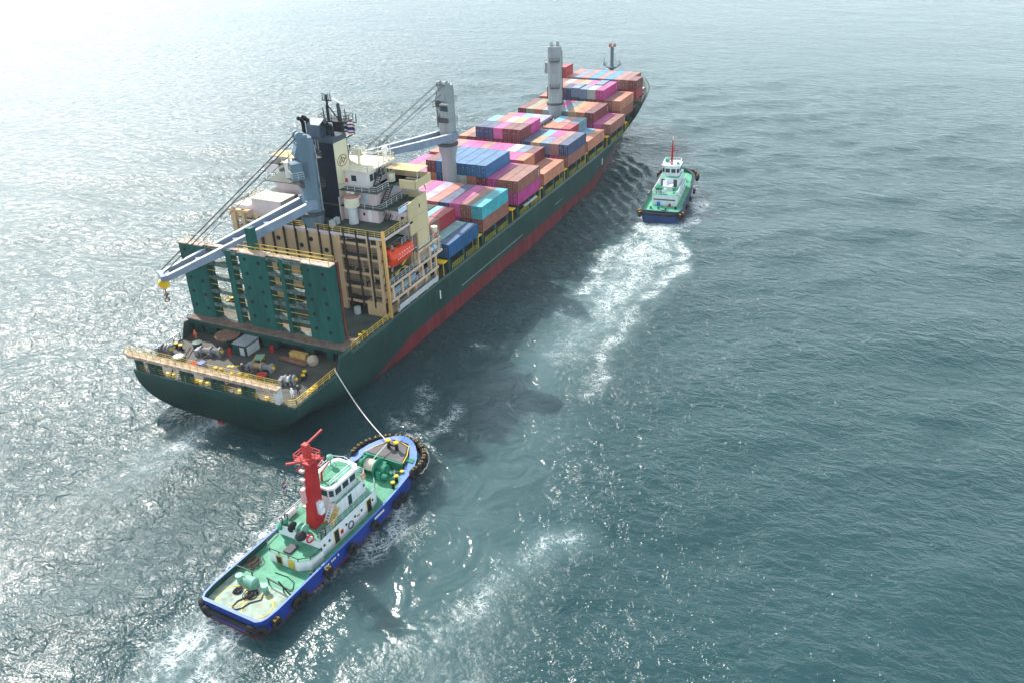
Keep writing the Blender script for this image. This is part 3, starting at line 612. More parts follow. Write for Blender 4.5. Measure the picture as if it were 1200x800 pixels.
    return o, j, (L_+.6, zh+.5+dz)
# aft crane: jib swung over the port quarter
azj = math.atan2(13.9+.6, -20.5+.5)
cr1, jib1, tip = crane('deck_crane', -19.2, -.9, 23.2, 26.6, 39.3, math.atan2(15.0,-20.9), 25.4, -7.4, mat('crane_light_blue', (.13,.195,.255), .5, var=.22, scale=.5, rust=.16, streak=True), .86, 1.5, M_crane)
hk = MB().cyl((tip[0],-.35,tip[1]-.9),(tip[0],.35,tip[1]-.9),.85,n=18).build('hook_block', M_yellow, jib1)
hk2 = MB().tube([(tip[0],0,tip[1]-1.6),(tip[0],.1,tip[1]-2.6),(tip[0]+.2,0,tip[1]-3.6)],.1).cyl((tip[0]-.2,0,tip[1]-2.6),(tip[0]+.2,.1,tip[1]-3.1),.3,n=8).torus((tip[0]+.1,0,tip[1]-3.8),(0,1,0),.35,.1,10,6).build('hook', M_rust, jib1)
crane('deck_crane', 28.9, -1.0, 8.7, 25.6, 37.6, math.pi-R(1.5), 28.5, 3.6, M_craneg, .9, 1.55, M_crane)
# forward crane: jib stowed forward, low over the stacks
o3, j3, _ = crane('deck_crane', 88.9, -1.0, 8.7, 20.6, 35.2, R(21.8), 25.0, -1.5, M_craneg, 1.0, 1.6, M_craneg, jw=.62)
# ---- radar mast behind the funnel
rm = MB().beam((-8.6,-.8,31.4),(-8.6,-.8,38.6),1.9,1.5,0,1.5,1.3).beam((-8.6,-.4,26),(-8.6,-.4,31.6),1.7,1.7,0,1.3,1.3).build('radar_mast', M_black, ship)
mb = MB().box(-9.8,-7.2,-3.0,2.2,38.6,38.8).rail([(-9.8,-3,38.8),(-9.8,2.2,38.8),(-7.2,2.2,38.8),(-7.2,-3,38.8),(-9.8,-3,38.8)],1.0,1.1,.05,2)
for y in (-2.6,-1.7,1.2,1.9): mb.beam((-8.8,y,38.8),(-8.8,y,40.6+rs.rand()*.8),.12)
mb.beam((-8.6,-4.6,38.6),(-8.6,-3,38.7),.15).beam((-8.6,-4.6,38.6),(-8.6,-4.6,40.2),.1).beam((-9.2,.6,38.8),(-9.2,.6,43.2),.28).beam((-9.2,-.4,42.2),(-9.2,1.6,42.2),.15).beam((-9.2,.6,41.5),(-9.2,-1.6,38.9),.14)
for y in (-.2,.2,1.0,1.4): mb.beam((-9.2,y,42.2),(-9.2,y,43.4),.1)
mb.beam((-8.6,-3.4,36.4),(-8.6,-.6,35.0),.5,.2).beam((-8.6,-2.2,34),(-8.6,-.6,34),.15).beam((-8.6,-2.6,33.7),(-8.6,-2.6,34.6),.2).beam((-8.6,-1.8,32),(-8.6,-.6,32),.12)
mb.build('yard', M_black, rm)
MB().beam((-9,-2.6,41.6),(-9,-.4,42.6),.3,.18).build('radar_scanner', M_foam_w, rm); MB().cyl((-9,-1.5,38.8),(-9,-1.5,41.8),.28,n=8).build('scanner_post', M_dgrey, rm)
# ---- funnel
fn = MB().prism([(-15.1,22.6),(-11.2,22.6),(-11.2,37.4),(-15.1,37.4)], 'y', -3.9, 3.7).build('funnel', M_navy, ship)
MB().box(-15.0,-11.25,-3.98,-3.9,27.3,36.6).build('side_panel', M_funnelcream, fn)
MB().box(-15.12,-11.18,-4.0,3.8,36.6,37.5).build('funnel_band', mat('band_slate', (.06,.075,.10), .5), fn)
MB().box(-15.6,-10.6,-4.2,-3.99,23.2,27.4).build('casing', M_pink, fn)
lg = MB(); cx, cz = -13.1, 33.2
def ell(r1, r2, n=36):
    return [(cx+r1*math.cos(2*math.pi*i/n), cz+r2*math.sin(2*math.pi*i/n)) for i in range(n)]
A_, B_ = ell(1.45,1.0), ell(1.3,.85)
for i in range(36):
    j = (i+1) % 36; lg.add([(A_[i][0],-4.0,A_[i][1]),(A_[j][0],-4.0,A_[j][1]),(B_[j][0],-4.0,B_[j][1]),(B_[i][0],-4.0,B_[i][1])], [(0,1,2,3)])
for (a, b) in (((-1.05,-.25),(-.2,.5)),((-.2,.5),(.25,-.5)),((.25,-.5),(1.05,.3)),((-.75,-.5),(.1,.2)),((-.3,.72),(.9,.0))): lg.beam((cx+a[0],-4.0,cz+a[1]),(cx+b[0],-4.0,cz+b[1]),.02,.17)
lg.build('funnel_emblem', mat('emblem_brown', (.24,.10,.08), .6), fn, recalc=False)
mb = MB().prism([(-15.0,37.4),(-12,37.4),(-11.9,38.6),(-13.2,40.2),(-14.8,39.4)], 'y', -1.4, 1.2)
mb.build('exhaust_hood', mat('hood_slate', (.07,.10,.14), .5, var=.2), fn)
for y, hh in ((3.0,0),(2.0,.3),(1.6,0),(-2.0,-.6),(-2.9,-.6)):
    MB().tube([(-13.4,y,37.3),(-13.4,y,39.2+hh),(-13.8,y,39.9+hh),(-14.5,y,40.2+hh)], .33, 10).build('exhaust_pipe', M_black, fn)
mb = MB()
for y in (-1.0,-.5,0,.5): mb.box(-15.14,-15.1,y,y+.22,35.4,37.0)
mb.build('vent_slot', M_grey, fn)
# ---- accommodation block
acc = empty('accommodation_block', (0,0,0)); acc.parent = ship
def part(mb, name, m, p=None, **k): return mb.build(name, m, p or acc, **k)
L0, LA, LB, LC, LR = 23.2, 25.9, 28.6, 28.6, 31.4
part(MB().box(-15.5,-3.2,-11.2,11.2,8.62,23.0), 'house_wall', M_tan)
part(MB().box(-20.6,-20.25,-6.4,11.0,11.4,22.4).box(-20.6,-20.25,-6.4,-5.4,9.0,11.4).box(-20.6,-20.25,4.6,11.0,9.0,11.4), 'aft_bulkhead', M_cream)
part(MB().box(-20.58,-20.3,-6.4,11.0,22.4,23.0), 'bulkhead_header', M_pink)
mb = MB()
for y in (9.6,7.1,4.6,2.1,-.4,-2.9,-5.2,-8.0,-10.5,-12.9): mb.box(-20.95,-20.65,y-.13,y+.13,10.2 if y < -6.5 else 12,24.0)
part(mb, 'cell_guide', M_guide)
for y, z in ((-.9,21.2),(-3.9,19.6),(1.3,19.8),(6.2,20.5),(8.3,17.0)): part(MB().cyl((-20.66,y,z),(-20.6,y,z),.42,n=14), 'round_opening', M_black)
mb = MB()
for y in (10.2,): mb.box(-20.75,-20.62,y-.12,y+.12,11.6,22.2)
part(mb, 'stiffener', M_tan)
part(MB().box(-18.5,-15.6,-6.2,11,8.7,11.3), 'engine_casing', M_black)
# open gallery on the starboard side, and its twin to port
DL = [11.0,13.7,16.4,19.1,21.7]
for sg in (-1, 1):
    if sg < 0: ya, yb = -15.9, -6.4
    else: ya, yb = 11.0, 16.0
    for k, z in enumerate(DL):
        part(MB().box(-20.5,-15.5,ya,yb,z-.12,z+.05), 'gallery_deck', M_deckgreen)
        part(MB().box(-20.72,-20.5,ya+(1.0 if sg < 0 else 0),yb,z-.35,z+.1), 'gallery_beam', M_cream)
        part(MB().rail([(-20.35,ya+.6,z+.05),(-20.35,yb-.3,z+.05)],1.0,1.6,.045,2), 'railing', M_dgrey)
    for y in ((-6.7,-12.6,-14.6) if sg < 0 else (11.4,15.7)):
        part(MB().box(-20.75,-20.2,y-.3,y+.3,9.0,23.0), 'gallery_column', M_cream)
part(MB().box(-21.2,-20.7,-16.15,-15.75,8.9,24.6), 'corner_post', mat('orange_cream_post', (.72,.40,.14), .55, var=.25, rust=.25, streak=True))
part(MB().box(-20.3,-19.9,-10.9,-10.6,13.7,19.0).beam((-20.1,-10.4,19),(-20.1,-9.0,16.5),.3), 'pillar', M_tan)
part(MB().box(-20.9,-20.1,-14.9,-11.2,8.7,11.3), 'machinery_box', M_cream)
part(MB().cyl((-21.2,-9.2,8.7),(-21.2,-9.2,9.9),.6,n=12), 'pump', M_lgrey)
for k in range(4): part(MB().beam((-20.2,-7.2-.1*k,21.9+.35*k),(-18.4,-9.6,21.9+.35*k),.12), 'pipe', M_white)
part(MB().box(-20.4,-19.2,12.0,15.6,19.2,21.2), 'orange_locker', M_orange)
part(MB().box(-21.2,-20.6,14.6,15.6,19,25.0).box(-21.2,-20.6,12.6,13.2,21,25.0).box(-21.3,-20.5,11.4,16.2,24.6,25.0), 'port_frame', M_cream)
# top deck
part(MB().box(-20.7,-3.0,-15.9,16.0,23.0,23.2), 'upper_deck', M_deckgreen)
part(MB().box(-20.85,-20.7,-15.9,16.0,22.85,23.25).box(-20.7,-11.6,-16.05,-15.9,22.85,23.25), 'deck_edge', M_pink)
part(MB().rail([(-20.7,16,23.2),(-20.7,-15.8,23.2)],1.1,1.6,.05,3).rail([(-20.7,-15.8,23.2),(-11.8,-15.8,23.2)],1.1,1.6,.05,3), 'railing', M_yrail)
# stepped houses
def lv(x0,x1,y0,y1,z0,z1,m,nm='house_wall'): return part(MB().box(x0,x1,y0,y1,z0,z1), nm, m)
hA = lv(-14.6,-4,-11.2,12,23.2,25.8,M_pink); lv(-15.5,-3.6,-12.6,13,25.8,25.95,M_deckgreen,'house_deck')
hB = lv(-13.6,-4,-10.3,10.8,25.95,28.5,M_pink); lv(-15.0,-3.6,-11.6,12,28.5,28.65,M_deckgreen,'house_deck')
hC = lv(-12.8,-4.6,-8.6,9.0,28.65,31.4,M_roofw if False else M_white); lv(-13.2,-4.2,-9.0,9.4,31.4,31.6,M_roofw,'bridge_roof')
part(MB().rail([(-15.4,-3.9,25.95),(-15.4,-12.5,25.95),(-4,-12.5,25.95)],1.05,1.5,.045,3), 'railing', M_lgrey)
part(MB().rail([(-14.9,-4.2,28.65),(-14.9,-11.5,28.65),(-11,-11.5,28.65)],1.05,1.3,.045,3), 'railing', M_lgrey)
part(MB().rail([(-13.1,9.2,31.6),(-13.1,-8.9,31.6),(-4.3,-8.9,31.6),(-4.3,9.2,31.6)],1.0,1.6,.04,3), 'railing', M_roofw)
for y0, y1 in ((-6.2,-5.2),(1.5,3)): part(MB().box(-12.86,-12.8,y0,y1,29.6,30.6), 'window', M_glass, hC)
for k in range(6): part(MB().box(-12.2+1.25*k,-11.3+1.25*k,-8.66,-8.6,29.6,30.8), 'window', M_glass, hC)
part(MB().box(-12.9,-12.8,-4.4,-3.7,29.3,30.0), 'fire_box', M_red, hC); part(MB().box(-14.7,-14.6,-9.9,-9.1,23.3,25.2), 'door', M_white, hA)
part(MB().box(-14.66,-14.6,-6.9,-6.5,24.3,24.8).box(-14.66,-14.6,-8.5,-8.1,24.3,24.8), 'window', M_glass, hA)
part(MB().box(-13.66,-13.6,-8.6,-7.9,26.1,28.0), 'door', mat('door_blue_grey', (.42,.52,.62)), hB)
part(MB().box(-8.0,-7.0,-10.36,-10.3,26.1,28.1), 'door', mat('door_blue_grey', (.42,.52,.62)), hB)
# starboard stair towers
def stair(x0,x1,y,z0,z1,w=.9,m=M_dgrey):
    mb = MB(); n = 9
    for s in (0, w): mb.beam((x0,y-s,z0),(x1,y-s,z1),.1,.3); mb.beam((x0,y-s,z0+1),(x1,y-s,z1+1),.06)
    for k in range(n): u = (k+.5)/n; x = x0+(x1-x0)*u; z = z0+(z1-z0)*u; mb.box(x-.15,x+.15,y-w,y,z-.03,z+.03)
    part(mb, 'stairway', m)
stair(-13.5,-10.6,-11.4,23.25,25.9); stair(-12.6,-9.6,-10.6,26,28.6); stair(-11.6,-9.0,-8.8,28.7,31.4); stair(-15.5,-12.6,-12.8,20.6,23.2)
# starboard superstructure side with yellow wall
part(MB().prism([(-12.7,26.5),(-6.4,26.9),(-6.4,17.5),(-10.4,17.5),(-10.4,20.7),(-12.5,20.7)], 'y', -16.05, -15.75), 'side_screen', M_yellowwall)
part(MB().box(-6.7,-6.4,-15.7,-11.2,17.5,26.8), 'side_screen', M_yellowwall)
mb = MB().box(-12.5,-6.4,-16.07,-16.05,23.6,23.65).box(-12.5,-6.4,-16.07,-16.05,20.75,20.8); part(mb, 'panel_seam', M_tan)
part(MB().box(-9.2,-8.9,-16.08,-16.05,24.8,25.5), 'vent', M_glass)
part(MB().box(-13.9,-6.7,-15.7,-11.2,25.5,25.65), 'house_deck', M_deckgreen)
part(MB().box(-11.6,-6.7,-15.7,-11.2,9.0,17.4), 'house_wall', M_tan); part(MB().prism([(-12.4,25.5),(-6.7,25.5),(-6.7,17.5),(-10.2,17.5),(-10.2,20.7),(-12.4,20.7)],'y',-15.5,-11.2), 'house_wall', M_pink); part(MB().box(-18.95,-18.7,-12.9,-6.4,11.1,22.9), 'gallery_back_wall', mat('tan_wall', (.46,.33,.21), .6, var=.15, scale=.4, rust=.12, streak=True))
for z in (17.35,20.1): part(MB().box(-14.8,-11.0,-15.6,-11.2,z-.1,z+.05), 'side_deck', M_deckgreen); part(MB().box(-14.9,-14.8,-15.6,-11.2,z-.2,z+.1).rail([(-14.7,-15.5,z+.05),(-14.7,-11.5,z+.05)],1.05,1.,.045,3), 'railing', M_tan)
for z in (25.6,23.2,20.1): part(MB().rail([(-15.0,-15.6,z),(-11.5,-15.6,z)],1.05,1.0,.045,3), 'railing', M_lgrey)
part(MB().box(-15.2,-12.8,-15.9,-15.75,25.7,26.5), 'wind_screen', mat('screen_blue_white', (.55,.66,.78), .4))
for x in (-12.4,-10.95): part(MB().box(x,x+.5,-14.9,-14.2,23.4,24.0), 'fire_box', M_red)
for z in (23.25,20.2): part(MB().box(-11.02,-10.9,-13.4,-12.6,z,z+2), 'door', mat('door_blue_grey', (.42,.52,.62)))
# lifeboat deck and lower side decks
for (x0, x1, z, cream) in ((-11.0,-3.0,17.3,1),(-20.6,-2.6,14.7,1),(-20.6,-4.4,12.0,1)):
    part(MB().box(x0,x1,-16.1,-11.3,z-.12,z), 'side_deck', M_deckgreen)
    part(MB().box(x0,x1,-16.28,-16.1,z-.38,z+.06), 'deck_edge', mat('peach_edge', (.62,.46,.36), .6, var=.15, rust=.15))
    part(MB().rail([(x0+.2,-16.05,z),(x1,-16.05,z),(x1,-13.2,z)],1.05,1.2,.045,3), 'railing', M_lgrey)
for (za, zb, xs) in ((12.0,14.6,(-19.6,-16.6,-14.2,-9.6,-6.6,-4.8)),(8.8,11.8,(-18.4,-15.2,-12.4,-8.6,-5.2)),(14.7,17.1,(-10.6,-6.8,-3.4))):
    for x in xs: part(MB().box(x-.25,x+.25,-16.05,-15.75,za,zb), 'pillar', M_cream)
part(MB().box(-18.8,-10.6,-15.7,-15.45,12.3,13.5), 'side_panel', mat('panel_grey_blue', (.24,.33,.42), .5))
part(MB().box(-9.0,-7.4,-15.7,-15.4,12.1,14.0), 'locker', mat('door_blue', (.12,.25,.45)))
part(MB().box(-20.2,-11.6,-15.2,-11.4,8.7,14.4), 'house_wall', M_tan)
gw = part(MB().box(-19.3,-5.8,-16.75,-16.3,9.7,10.0).box(-19.3,-5.8,-16.8,-16.7,10.0,10.7), 'accommodation_ladder', M_lgrey)
part(MB().rail([(-19.3,-16.32,10.0),(-5.8,-16.32,10.0)],.9,.8,.04,2), 'railing', M_grey, gw)
for x in (-6.3,-4.9): part(MB().cyl((x,-15.5,15.5),(x+.9,-15.5,15.5),.5,n=14), 'liferaft_canister', mat('raft_pale_blue', (.55,.68,.85), .4))
part(MB().cyl((-3.6,-15.4,17.3),(-3.6,-15.4,18.9),.35,.6,n=10).cyl((-3.6,-15.4,18.9),(-3.6,-15.4,19.3),.65,n=10), 'searchlight', M_roofw)
part(MB().torus((-4.4,-16.1,18.0),(0,1,0),.35,.1,14,6), 'lifebuoy', M_orange)
for x in (-18.5,-12.0):
    part(MB().beam((x,-15.2,14.7),(x,-15.9,21.2),.25,.4).beam((x,-15.9,21.2),(x,-14.6,21.0),.2,.3).beam((x,-12.2,14.7),(x,-15.0,19.6),.2,.3), 'davit', M_tan)
part(MB().beam((-16.5,-14.6,14.8),(-12.6,-14.6,16.5),.3,.5).beam((-12.6,-14.6,14.8),(-16.5,-14.6,16.5),.3,.5), 'boat_cradle', M_yrail)
# bridge wings
for s in (-1, 1):
    y0, y1 = (-16.1,-8.6) if s < 0 else (9.0,16.1)
    part(MB().box(-9.6,-4.6,y0,y1,28.5,28.65), 'bridge_wing', M_deckgreen)
    ye = y0 if s < 0 else y1
    part(MB().box(-9.8,-4.6,ye-.06,ye+.06,28.3,29.75).box(-9.8,-9.68,min(ye,ye-s*3.2),max(ye,ye-s*3.2),28.3,29.75).box(-4.7,-4.58,y0,y1,28.3,29.75), 'wing_bulwark', M_yellowwall if s < 0 else M_white)
    part(MB().box(-8.4,-4.8,ye-s*.2-.01,ye-s*7.0,30.9,31.0) if s > 0 else MB().box(-8.4,-4.8,-15.9,-9.1,30.9,31.0), 'wing_awning', mat('awning_straw', (.62,.46,.26), .9, var=.35, scale=3))
    mb = MB()
    for x in (-8.3,-4.9):
        for yy in (ye-s*.4, ye-s*6.6): mb.beam((x,yy,28.6),(x,yy,30.9),.1)
    part(mb, 'awning_pole', M_lgrey)
    mb = MB()
    for x in (-8.4,-6.2): mb.beam((x,ye-s*.6,28.4),(x+.8,ye-s*.6,26.8),.15)
    part(mb, 'wing_strut', M_lgrey)
# roof and deck fittings
tk = part(MB().cyl((-15.9,-6.9,23.2),(-15.9,-6.9,26.3),.85,n=16), 'vent_trunk', M_lgrey); part(MB().cyl((-15.9,-6.9,26.3),(-15.9,-6.9,27.9),1.3,n=20), 'vent_drum', M_roofw, tk); part(MB().cyl((-15.9,-6.9,27.9),(-15.9,-6.9,28.0),1.3,n=20), 'vent_top', mat('rusty_pink', (.42,.22,.16), .8, var=.2), tk)
part(MB().cyl((-8.0,-10.2,28.65),(-8.0,-10.2,30.1),.7,n=14), 'vent_drum', M_roofw)
cmp_ = part(MB().cyl((-9.6,-5.0,31.6),(-9.6,-5.0,33.4),.25,n=8).box(-10.6,-8.6,-6.2,-3.8,33.4,33.55).rail([(-10.6,-6.2,33.55),(-8.6,-6.2,33.55),(-8.6,-3.8,33.55),(-10.6,-3.8,33.55),(-10.6,-6.2,33.55)],.9,.8,.04,2).box(-10.0,-9.2,-5.4,-4.6,33.5,34.4), 'compass_platform', M_roofw)
part(MB().cyl((-5.2,-7.6,31.6),(-5.2,-7.6,32.6),.2,n=8).lathe((-5.2,-7.6,32.6),[(.3,0),(.62,.4),(.62,.8),(.35,1.2),(.05,1.35)],12), 'satellite_dome', M_foam_w, smooth=False)
for x, y, h in ((-4.8,-8.4,3.2),(-5.6,-6.4,2.2),(-6.8,-8.2,2.4),(-4.8,8.6,2.6),(-12.4,8,2),(-12.6,-2.4,1.8)): part(MB().cyl((x,y,31.6),(x,y,31.6+h),.14,.08,n=6), 'antenna', M_roofw)
part(MB().cyl((-12.6,-1.6,31.6),(-12.6,-1.6,33.2),.28,n=8), 'vent_pipe', M_ltgreen)
for x, y, z in ((-14.4,-6.4,28.2),(-14.4,-9.6,25.3),(-14.4,-7.4,27.6),(-12.9,-10.4,28.3),(-14.4,-5.6,28.3)): part(MB().box(x-.35,x+.2,y-.3,y+.3,z-.2,z+.25), 'flood_lamp', M_foam_w)
part(MB().box(-19.8,-15.8,5.2,11.6,23.2,26.8), 'engine_room_vent_house', M_pink); part(MB().box(-20,-15.6,5,11.8,26.8,26.95).rail([(-20,5,26.95),(-20,11.8,26.95),(-15.6,11.8,26.95)],1,1.2,.05), 'vent_house_roof', M_roofw)
part(MB().box(-19.9,-16.4,12.4,15.4,23.2,25.4), 'store_house', M_white)
for k in range(5): part(MB().beam((-20+k*.8,13.0,27-.0*k),(-20+k*.8,15.6,25.6),.12), 'pipe_rack', M_tan)
for x in (-19,-17.6): part(MB().box(x,x+.9,-4.6,-3.9,23.2,24.3), 'deck_locker', M_lgrey)

# ================================================================== containers
CC = {'pink': ((.60,.11,.32), 'pink'), 'magenta': ((.42,.04,.21), 'magenta'), 'lilac': ((.36,.33,.44), 'lilac-grey'), 'salmon': ((.48,.15,.11), 'salmon red'),
 'orange': ((.47,.18,.105), 'orange-brown'), 'brown': ((.27,.10,.075), 'brown'), 'maroon': ((.17,.035,.04), 'maroon'), 'mauve': ((.36,.17,.16), 'dusty mauve'),
 'navy': ((.045,.065,.15), 'navy'), 'slate': ((.16,.22,.32), 'slate blue'), 'blue': ((.03,.135,.30), 'bright blue'), 'dkblue': ((.01,.085,.22), 'deep blue'), 'teal': ((.05,.36,.42), 'teal'),
 'aqua': ((.24,.46,.46), 'pale aqua'), 'grey': ((.36,.40,.42), 'grey'), 'white': ((.60,.66,.60), 'greenish white'), 'red': ((.34,.03,.045), 'dark red'), 'tan': ((.58,.34,.19), 'tan'),
 'sky': ((.20,.44,.62), 'light blue'), 'olive': ((.32,.27,.17), 'olive-tan'), 'steel': ((.14,.24,.29), 'steel teal'), 'vblue': ((.03,.25,.58), 'vivid blue')}
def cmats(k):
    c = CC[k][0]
    top = tuple(min(.75, x*.85+(.09 if max(c) < .5 or k in ('blue','vblue','teal') else .05)) for x in c)  # roofs paler than sides: dust and fading, plus sunlit haze painted in
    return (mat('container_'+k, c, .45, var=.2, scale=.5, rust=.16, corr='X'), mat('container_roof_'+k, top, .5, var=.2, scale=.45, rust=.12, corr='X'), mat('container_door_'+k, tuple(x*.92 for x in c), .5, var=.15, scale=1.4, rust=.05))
M_mark = mat('white_marking', (.36,.33,.33), .6); M_rod = mat('galvanised_rod', (.30,.30,.31), .4, .6)
_geo = {}
HC_ = 2.66
def cgeo(Lc, hh, var):
    key = (Lc, hh, var)
    if key in _geo: return _geo[key]
    W = 2.44; h2 = W/2
    b = MB(); t = .10
    b.box(.12,Lc,-h2+.03,h2-.03,.14,hh-.05)                      # recessed panels
    for y in (-h2, h2-t):
        b.box(0,Lc,y,y+t,0,.16).box(0,Lc,y,y+t,hh-.1,hh-.005)
        for x in (0, Lc-.16): b.box(x,x+.16,y-.005,y+t+.005,.0,hh)
    for x in (0, Lc-.1): b.box(x,x+.1,-h2+t,h2-t,0,.16).box(x,x+.1,-h2+t,h2-t,hh-.12,hh-.005)
    roof = MB().box(.14,Lc-.14,-h2+.1,h2-.1,hh-.05,hh-.015)
    dr = []
    for s in (-1, 1):
        d = MB(); y0, y1 = (-h2+.12,-.015) if s < 0 else (.015,h2-.12)
        d.box(.035,.12,y0,y1,.18,hh-.14)
        for f in (.28,.72): y = y0+(y1-y0)*f; d.cyl((.01,y,.12),(.01,y,hh-.1),.025,n=5,m=1)
        r = random.Random(hash((Lc,hh,var,s)) & 255)
        for q in range(3):
            zz = hh*(.35+.5*r.random()); yy = y0+(y1-y0)*r.random()*.6+.1; w_ = .15+.3*r.random(); d.box(.025,.034,yy,min(yy+w_*.7,y1),zz,zz+.08+.10*r.random(),m=2)
        dr.append(d)
    _geo[key] = (b, roof, dr); return _geo[key]
_cmesh = {}
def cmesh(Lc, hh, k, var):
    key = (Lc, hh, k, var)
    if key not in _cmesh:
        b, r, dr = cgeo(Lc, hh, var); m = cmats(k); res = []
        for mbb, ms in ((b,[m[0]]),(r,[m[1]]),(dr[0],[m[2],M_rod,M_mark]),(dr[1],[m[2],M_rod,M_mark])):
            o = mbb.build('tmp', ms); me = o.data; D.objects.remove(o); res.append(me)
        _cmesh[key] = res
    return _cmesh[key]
ORD = ['first','second','third','fourth','fifth','sixth','seventh','eighth','ninth','tenth','eleventh','twelfth','thirteenth']
M_vmark = mat('side_lettering_white', (.62,.58,.56), .6)
RW, TH = 2.487, 2.696
def container(bay, row, tier, k, half=None, dz=0., mark=False):
    Lc = 12.19 if half is None else 6.06
    x = BX[bay]+(6.13 if half == 'f' else 0); y = -16.1+RW*(row+.5); z = 11.6+TH*(tier-1)+dz
    if bay == 8: z = 11.6+TH*(tier-1)
    tn = {1:'bottom',2:'second',3:'third',4:'fourth'}[tier]
    lab = f"{CC[k][1].replace(' ','-')} {'long' if half is None else 'short'} container{'' if half is None else (', aft half' if half == 'a' else ', forward half')}, {tn} tier, {ORD[row]} row from starboard, {ORD[bay]} bay from bridge"
    lab = lab.replace('container, ', 'container, ')
    e = empty('shipping_container', (x,y,z), label=lab, cat='container', group='stacked containers on the ship')
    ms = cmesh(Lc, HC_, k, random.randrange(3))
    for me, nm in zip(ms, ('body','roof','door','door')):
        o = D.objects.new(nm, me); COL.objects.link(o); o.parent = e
    if mark: MB().box(Lc-.95,Lc-.7,-1.235,-1.222,.7,2.1).build('marking', M_vmark, e)
    return e
# (bay -> row -> list of tiers bottom to top; 'a|b' = two short boxes, aft|forward)
ST = {
0: {0:['dkblue'],1:['aqua'],2:['maroon','brown|red'],3:['navy','sky'],4:['maroon','pink'],5:['navy','maroon'],6:['brown','slate'],7:['orange','brown'],8:['navy','pink'],9:['brown','maroon'],10:['maroon','orange'],11:['brown']},
1: {0:['brown','teal'],1:['maroon','brown'],2:['magenta','pink'],3:['magenta','navy'],4:['brown','salmon'],5:['maroon','lilac'],6:['navy','pink'],7:['brown','mauve'],8:['maroon','orange'],9:['navy','slate'],10:['brown','pink'],11:['maroon','brown']},
2: {0:['magenta','brown'],1:['maroon','brown'],2:['maroon','magenta'],3:['maroon','maroon','blue'],4:['navy','orange','blue'],5:['maroon','white','blue'],6:['brown','navy','blue'],7:['dkblue','dkblue','blue'],8:['maroon','orange','maroon'],9:['brown','pink'],10:['maroon','mauve'],11:['maroon','pink']},
3: {0:['orange'],1:['orange'],2:['maroon','orange|maroon'],3:['brown','pink|slate'],4:['maroon','pink|white'],5:['navy','pink'],6:['brown','pink'],7:['maroon','mauve'],8:['brown','pink'],9:['brown','pink'],10:['maroon','mauve'],11:['brown','salmon']},
4: {0:['brown','navy'],1:['magenta','mauve'],2:['navy','slate|pink'],3:['brown','tan|sky'],4:['maroon','navy'],5:['maroon','maroon','maroon|magenta'],6:['maroon','maroon','maroon|tan'],7:['brown','maroon','pink|lilac'],8:['maroon','maroon','navy|salmon'],9:['brown','maroon','navy|sky'],10:['maroon','maroon'],11:['brown','orange']},
5: {0:['orange'],1:['slate|sky'],2:['maroon','red|steel'],3:['maroon','salmon|mauve'],4:['brown','orange|sky'],5:['maroon'],6:['maroon','lilac'],7:['navy','lilac'],8:['brown','sky'],9:['maroon','pink'],10:['brown','mauve'],11:['maroon']},
6: {0:['brown'],1:['pink'],2:['magenta','maroon'],3:['maroon','orange'],4:['brown','tan'],5:['maroon','steel'],6:['brown','pink'],7:['maroon','grey'],8:['brown','orange'],9:['navy','olive'],10:['maroon','maroon'],11:[]},
7: {1:['brown','orange'],2:['maroon','brown'],3:['maroon','maroon','magenta'],4:['navy','maroon','grey|slate'],5:['maroon','navy','slate|pink'],6:['maroon','maroon','slate|tan'],7:['navy','navy','navy|salmon'],8:['brown','maroon','orange|grey'],9:['brown','brown','brown'],10:['maroon','orange']},
8: {1:['red','maroon'],2:['maroon','maroon','brown'],3:['maroon','maroon','mauve'],4:['navy','maroon','vblue'],5:['brown','maroon','mauve'],6:['navy','maroon','vblue'],7:['maroon','brown','mauve'],8:['navy','maroon','slate'],9:['maroon','brown','salmon'],10:['brown','red','red','red']}}
for bay, rows in ST.items():
    for row, tl in rows.items():
        short_end = (bay == 8 and row in (1, 10))
        for t, k in enumerate(tl):
            tier = t+1
            if bay == 8 and row == 1: tier = t+2
            if bay == 8 and tier == 1: continue          # stands on the raised forecastle hatch
            dz = .22 if (bay, row, tier) in ((7,6,3),(7,4,3)) else 0
            if '|' in k:
                a, b = k.split('|'); container(bay,row,tier,a,'a',dz if (bay,row)==(7,6) else 0); container(bay,row,tier,b,'f',dz if (bay,row)==(7,4) else 0)
            elif short_end: container(bay,row,tier,k,'a')
            else: container(bay,row,tier,k,None,dz,mark=(row <= 3 and t == len(tl)-1 and k in ('orange','brown','maroon','magenta') and random.random() < .7))
# open container heaped with scrap
x, y, z = BX[5]+.0, -16.1+RW*5.5, 11.6+TH
oc = empty('open_top_container', (x,y,z), label='open-top container heaped with mixed scrap, just behind the forward crane', cat='container')
MB().box(0,12.19,-1.2,-1.1,0,1.9).box(0,12.19,1.1,1.2,0,1.9).box(0,.1,-1.1,1.1,0,1.9).box(12.09,12.19,-1.1,1.1,0,1.9).box(0,12.19,-1.2,1.2,0,.1).build('body', mat('container_maroon', (.17,.035,.04)), oc)
mb = MB(); ms = [mat('scrap_a', (.50,.48,.42)), mat('scrap_b', (.18,.14,.11)), mat('scrap_c', (.35,.36,.37)), M_rust]
for i in range(420):
    px, py = rs.rand()*11.6+.3, (rs.rand()-.5)*2.1; s_ = .1+rs.rand()*.28; pz = 1.1+rs.rand()*1.1*(1-abs(py)/1.4)
    mb.box(-s_,s_,-s_*.5,s_*.5,-s_*.35,s_*.35,rs.randint(4),Matrix.Translation((px,py,pz)) @ Euler(rs.rand(3)*6).to_matrix().to_4x4())
tag(mb.build('scrap_heap', ms, oc), kind='stuff')
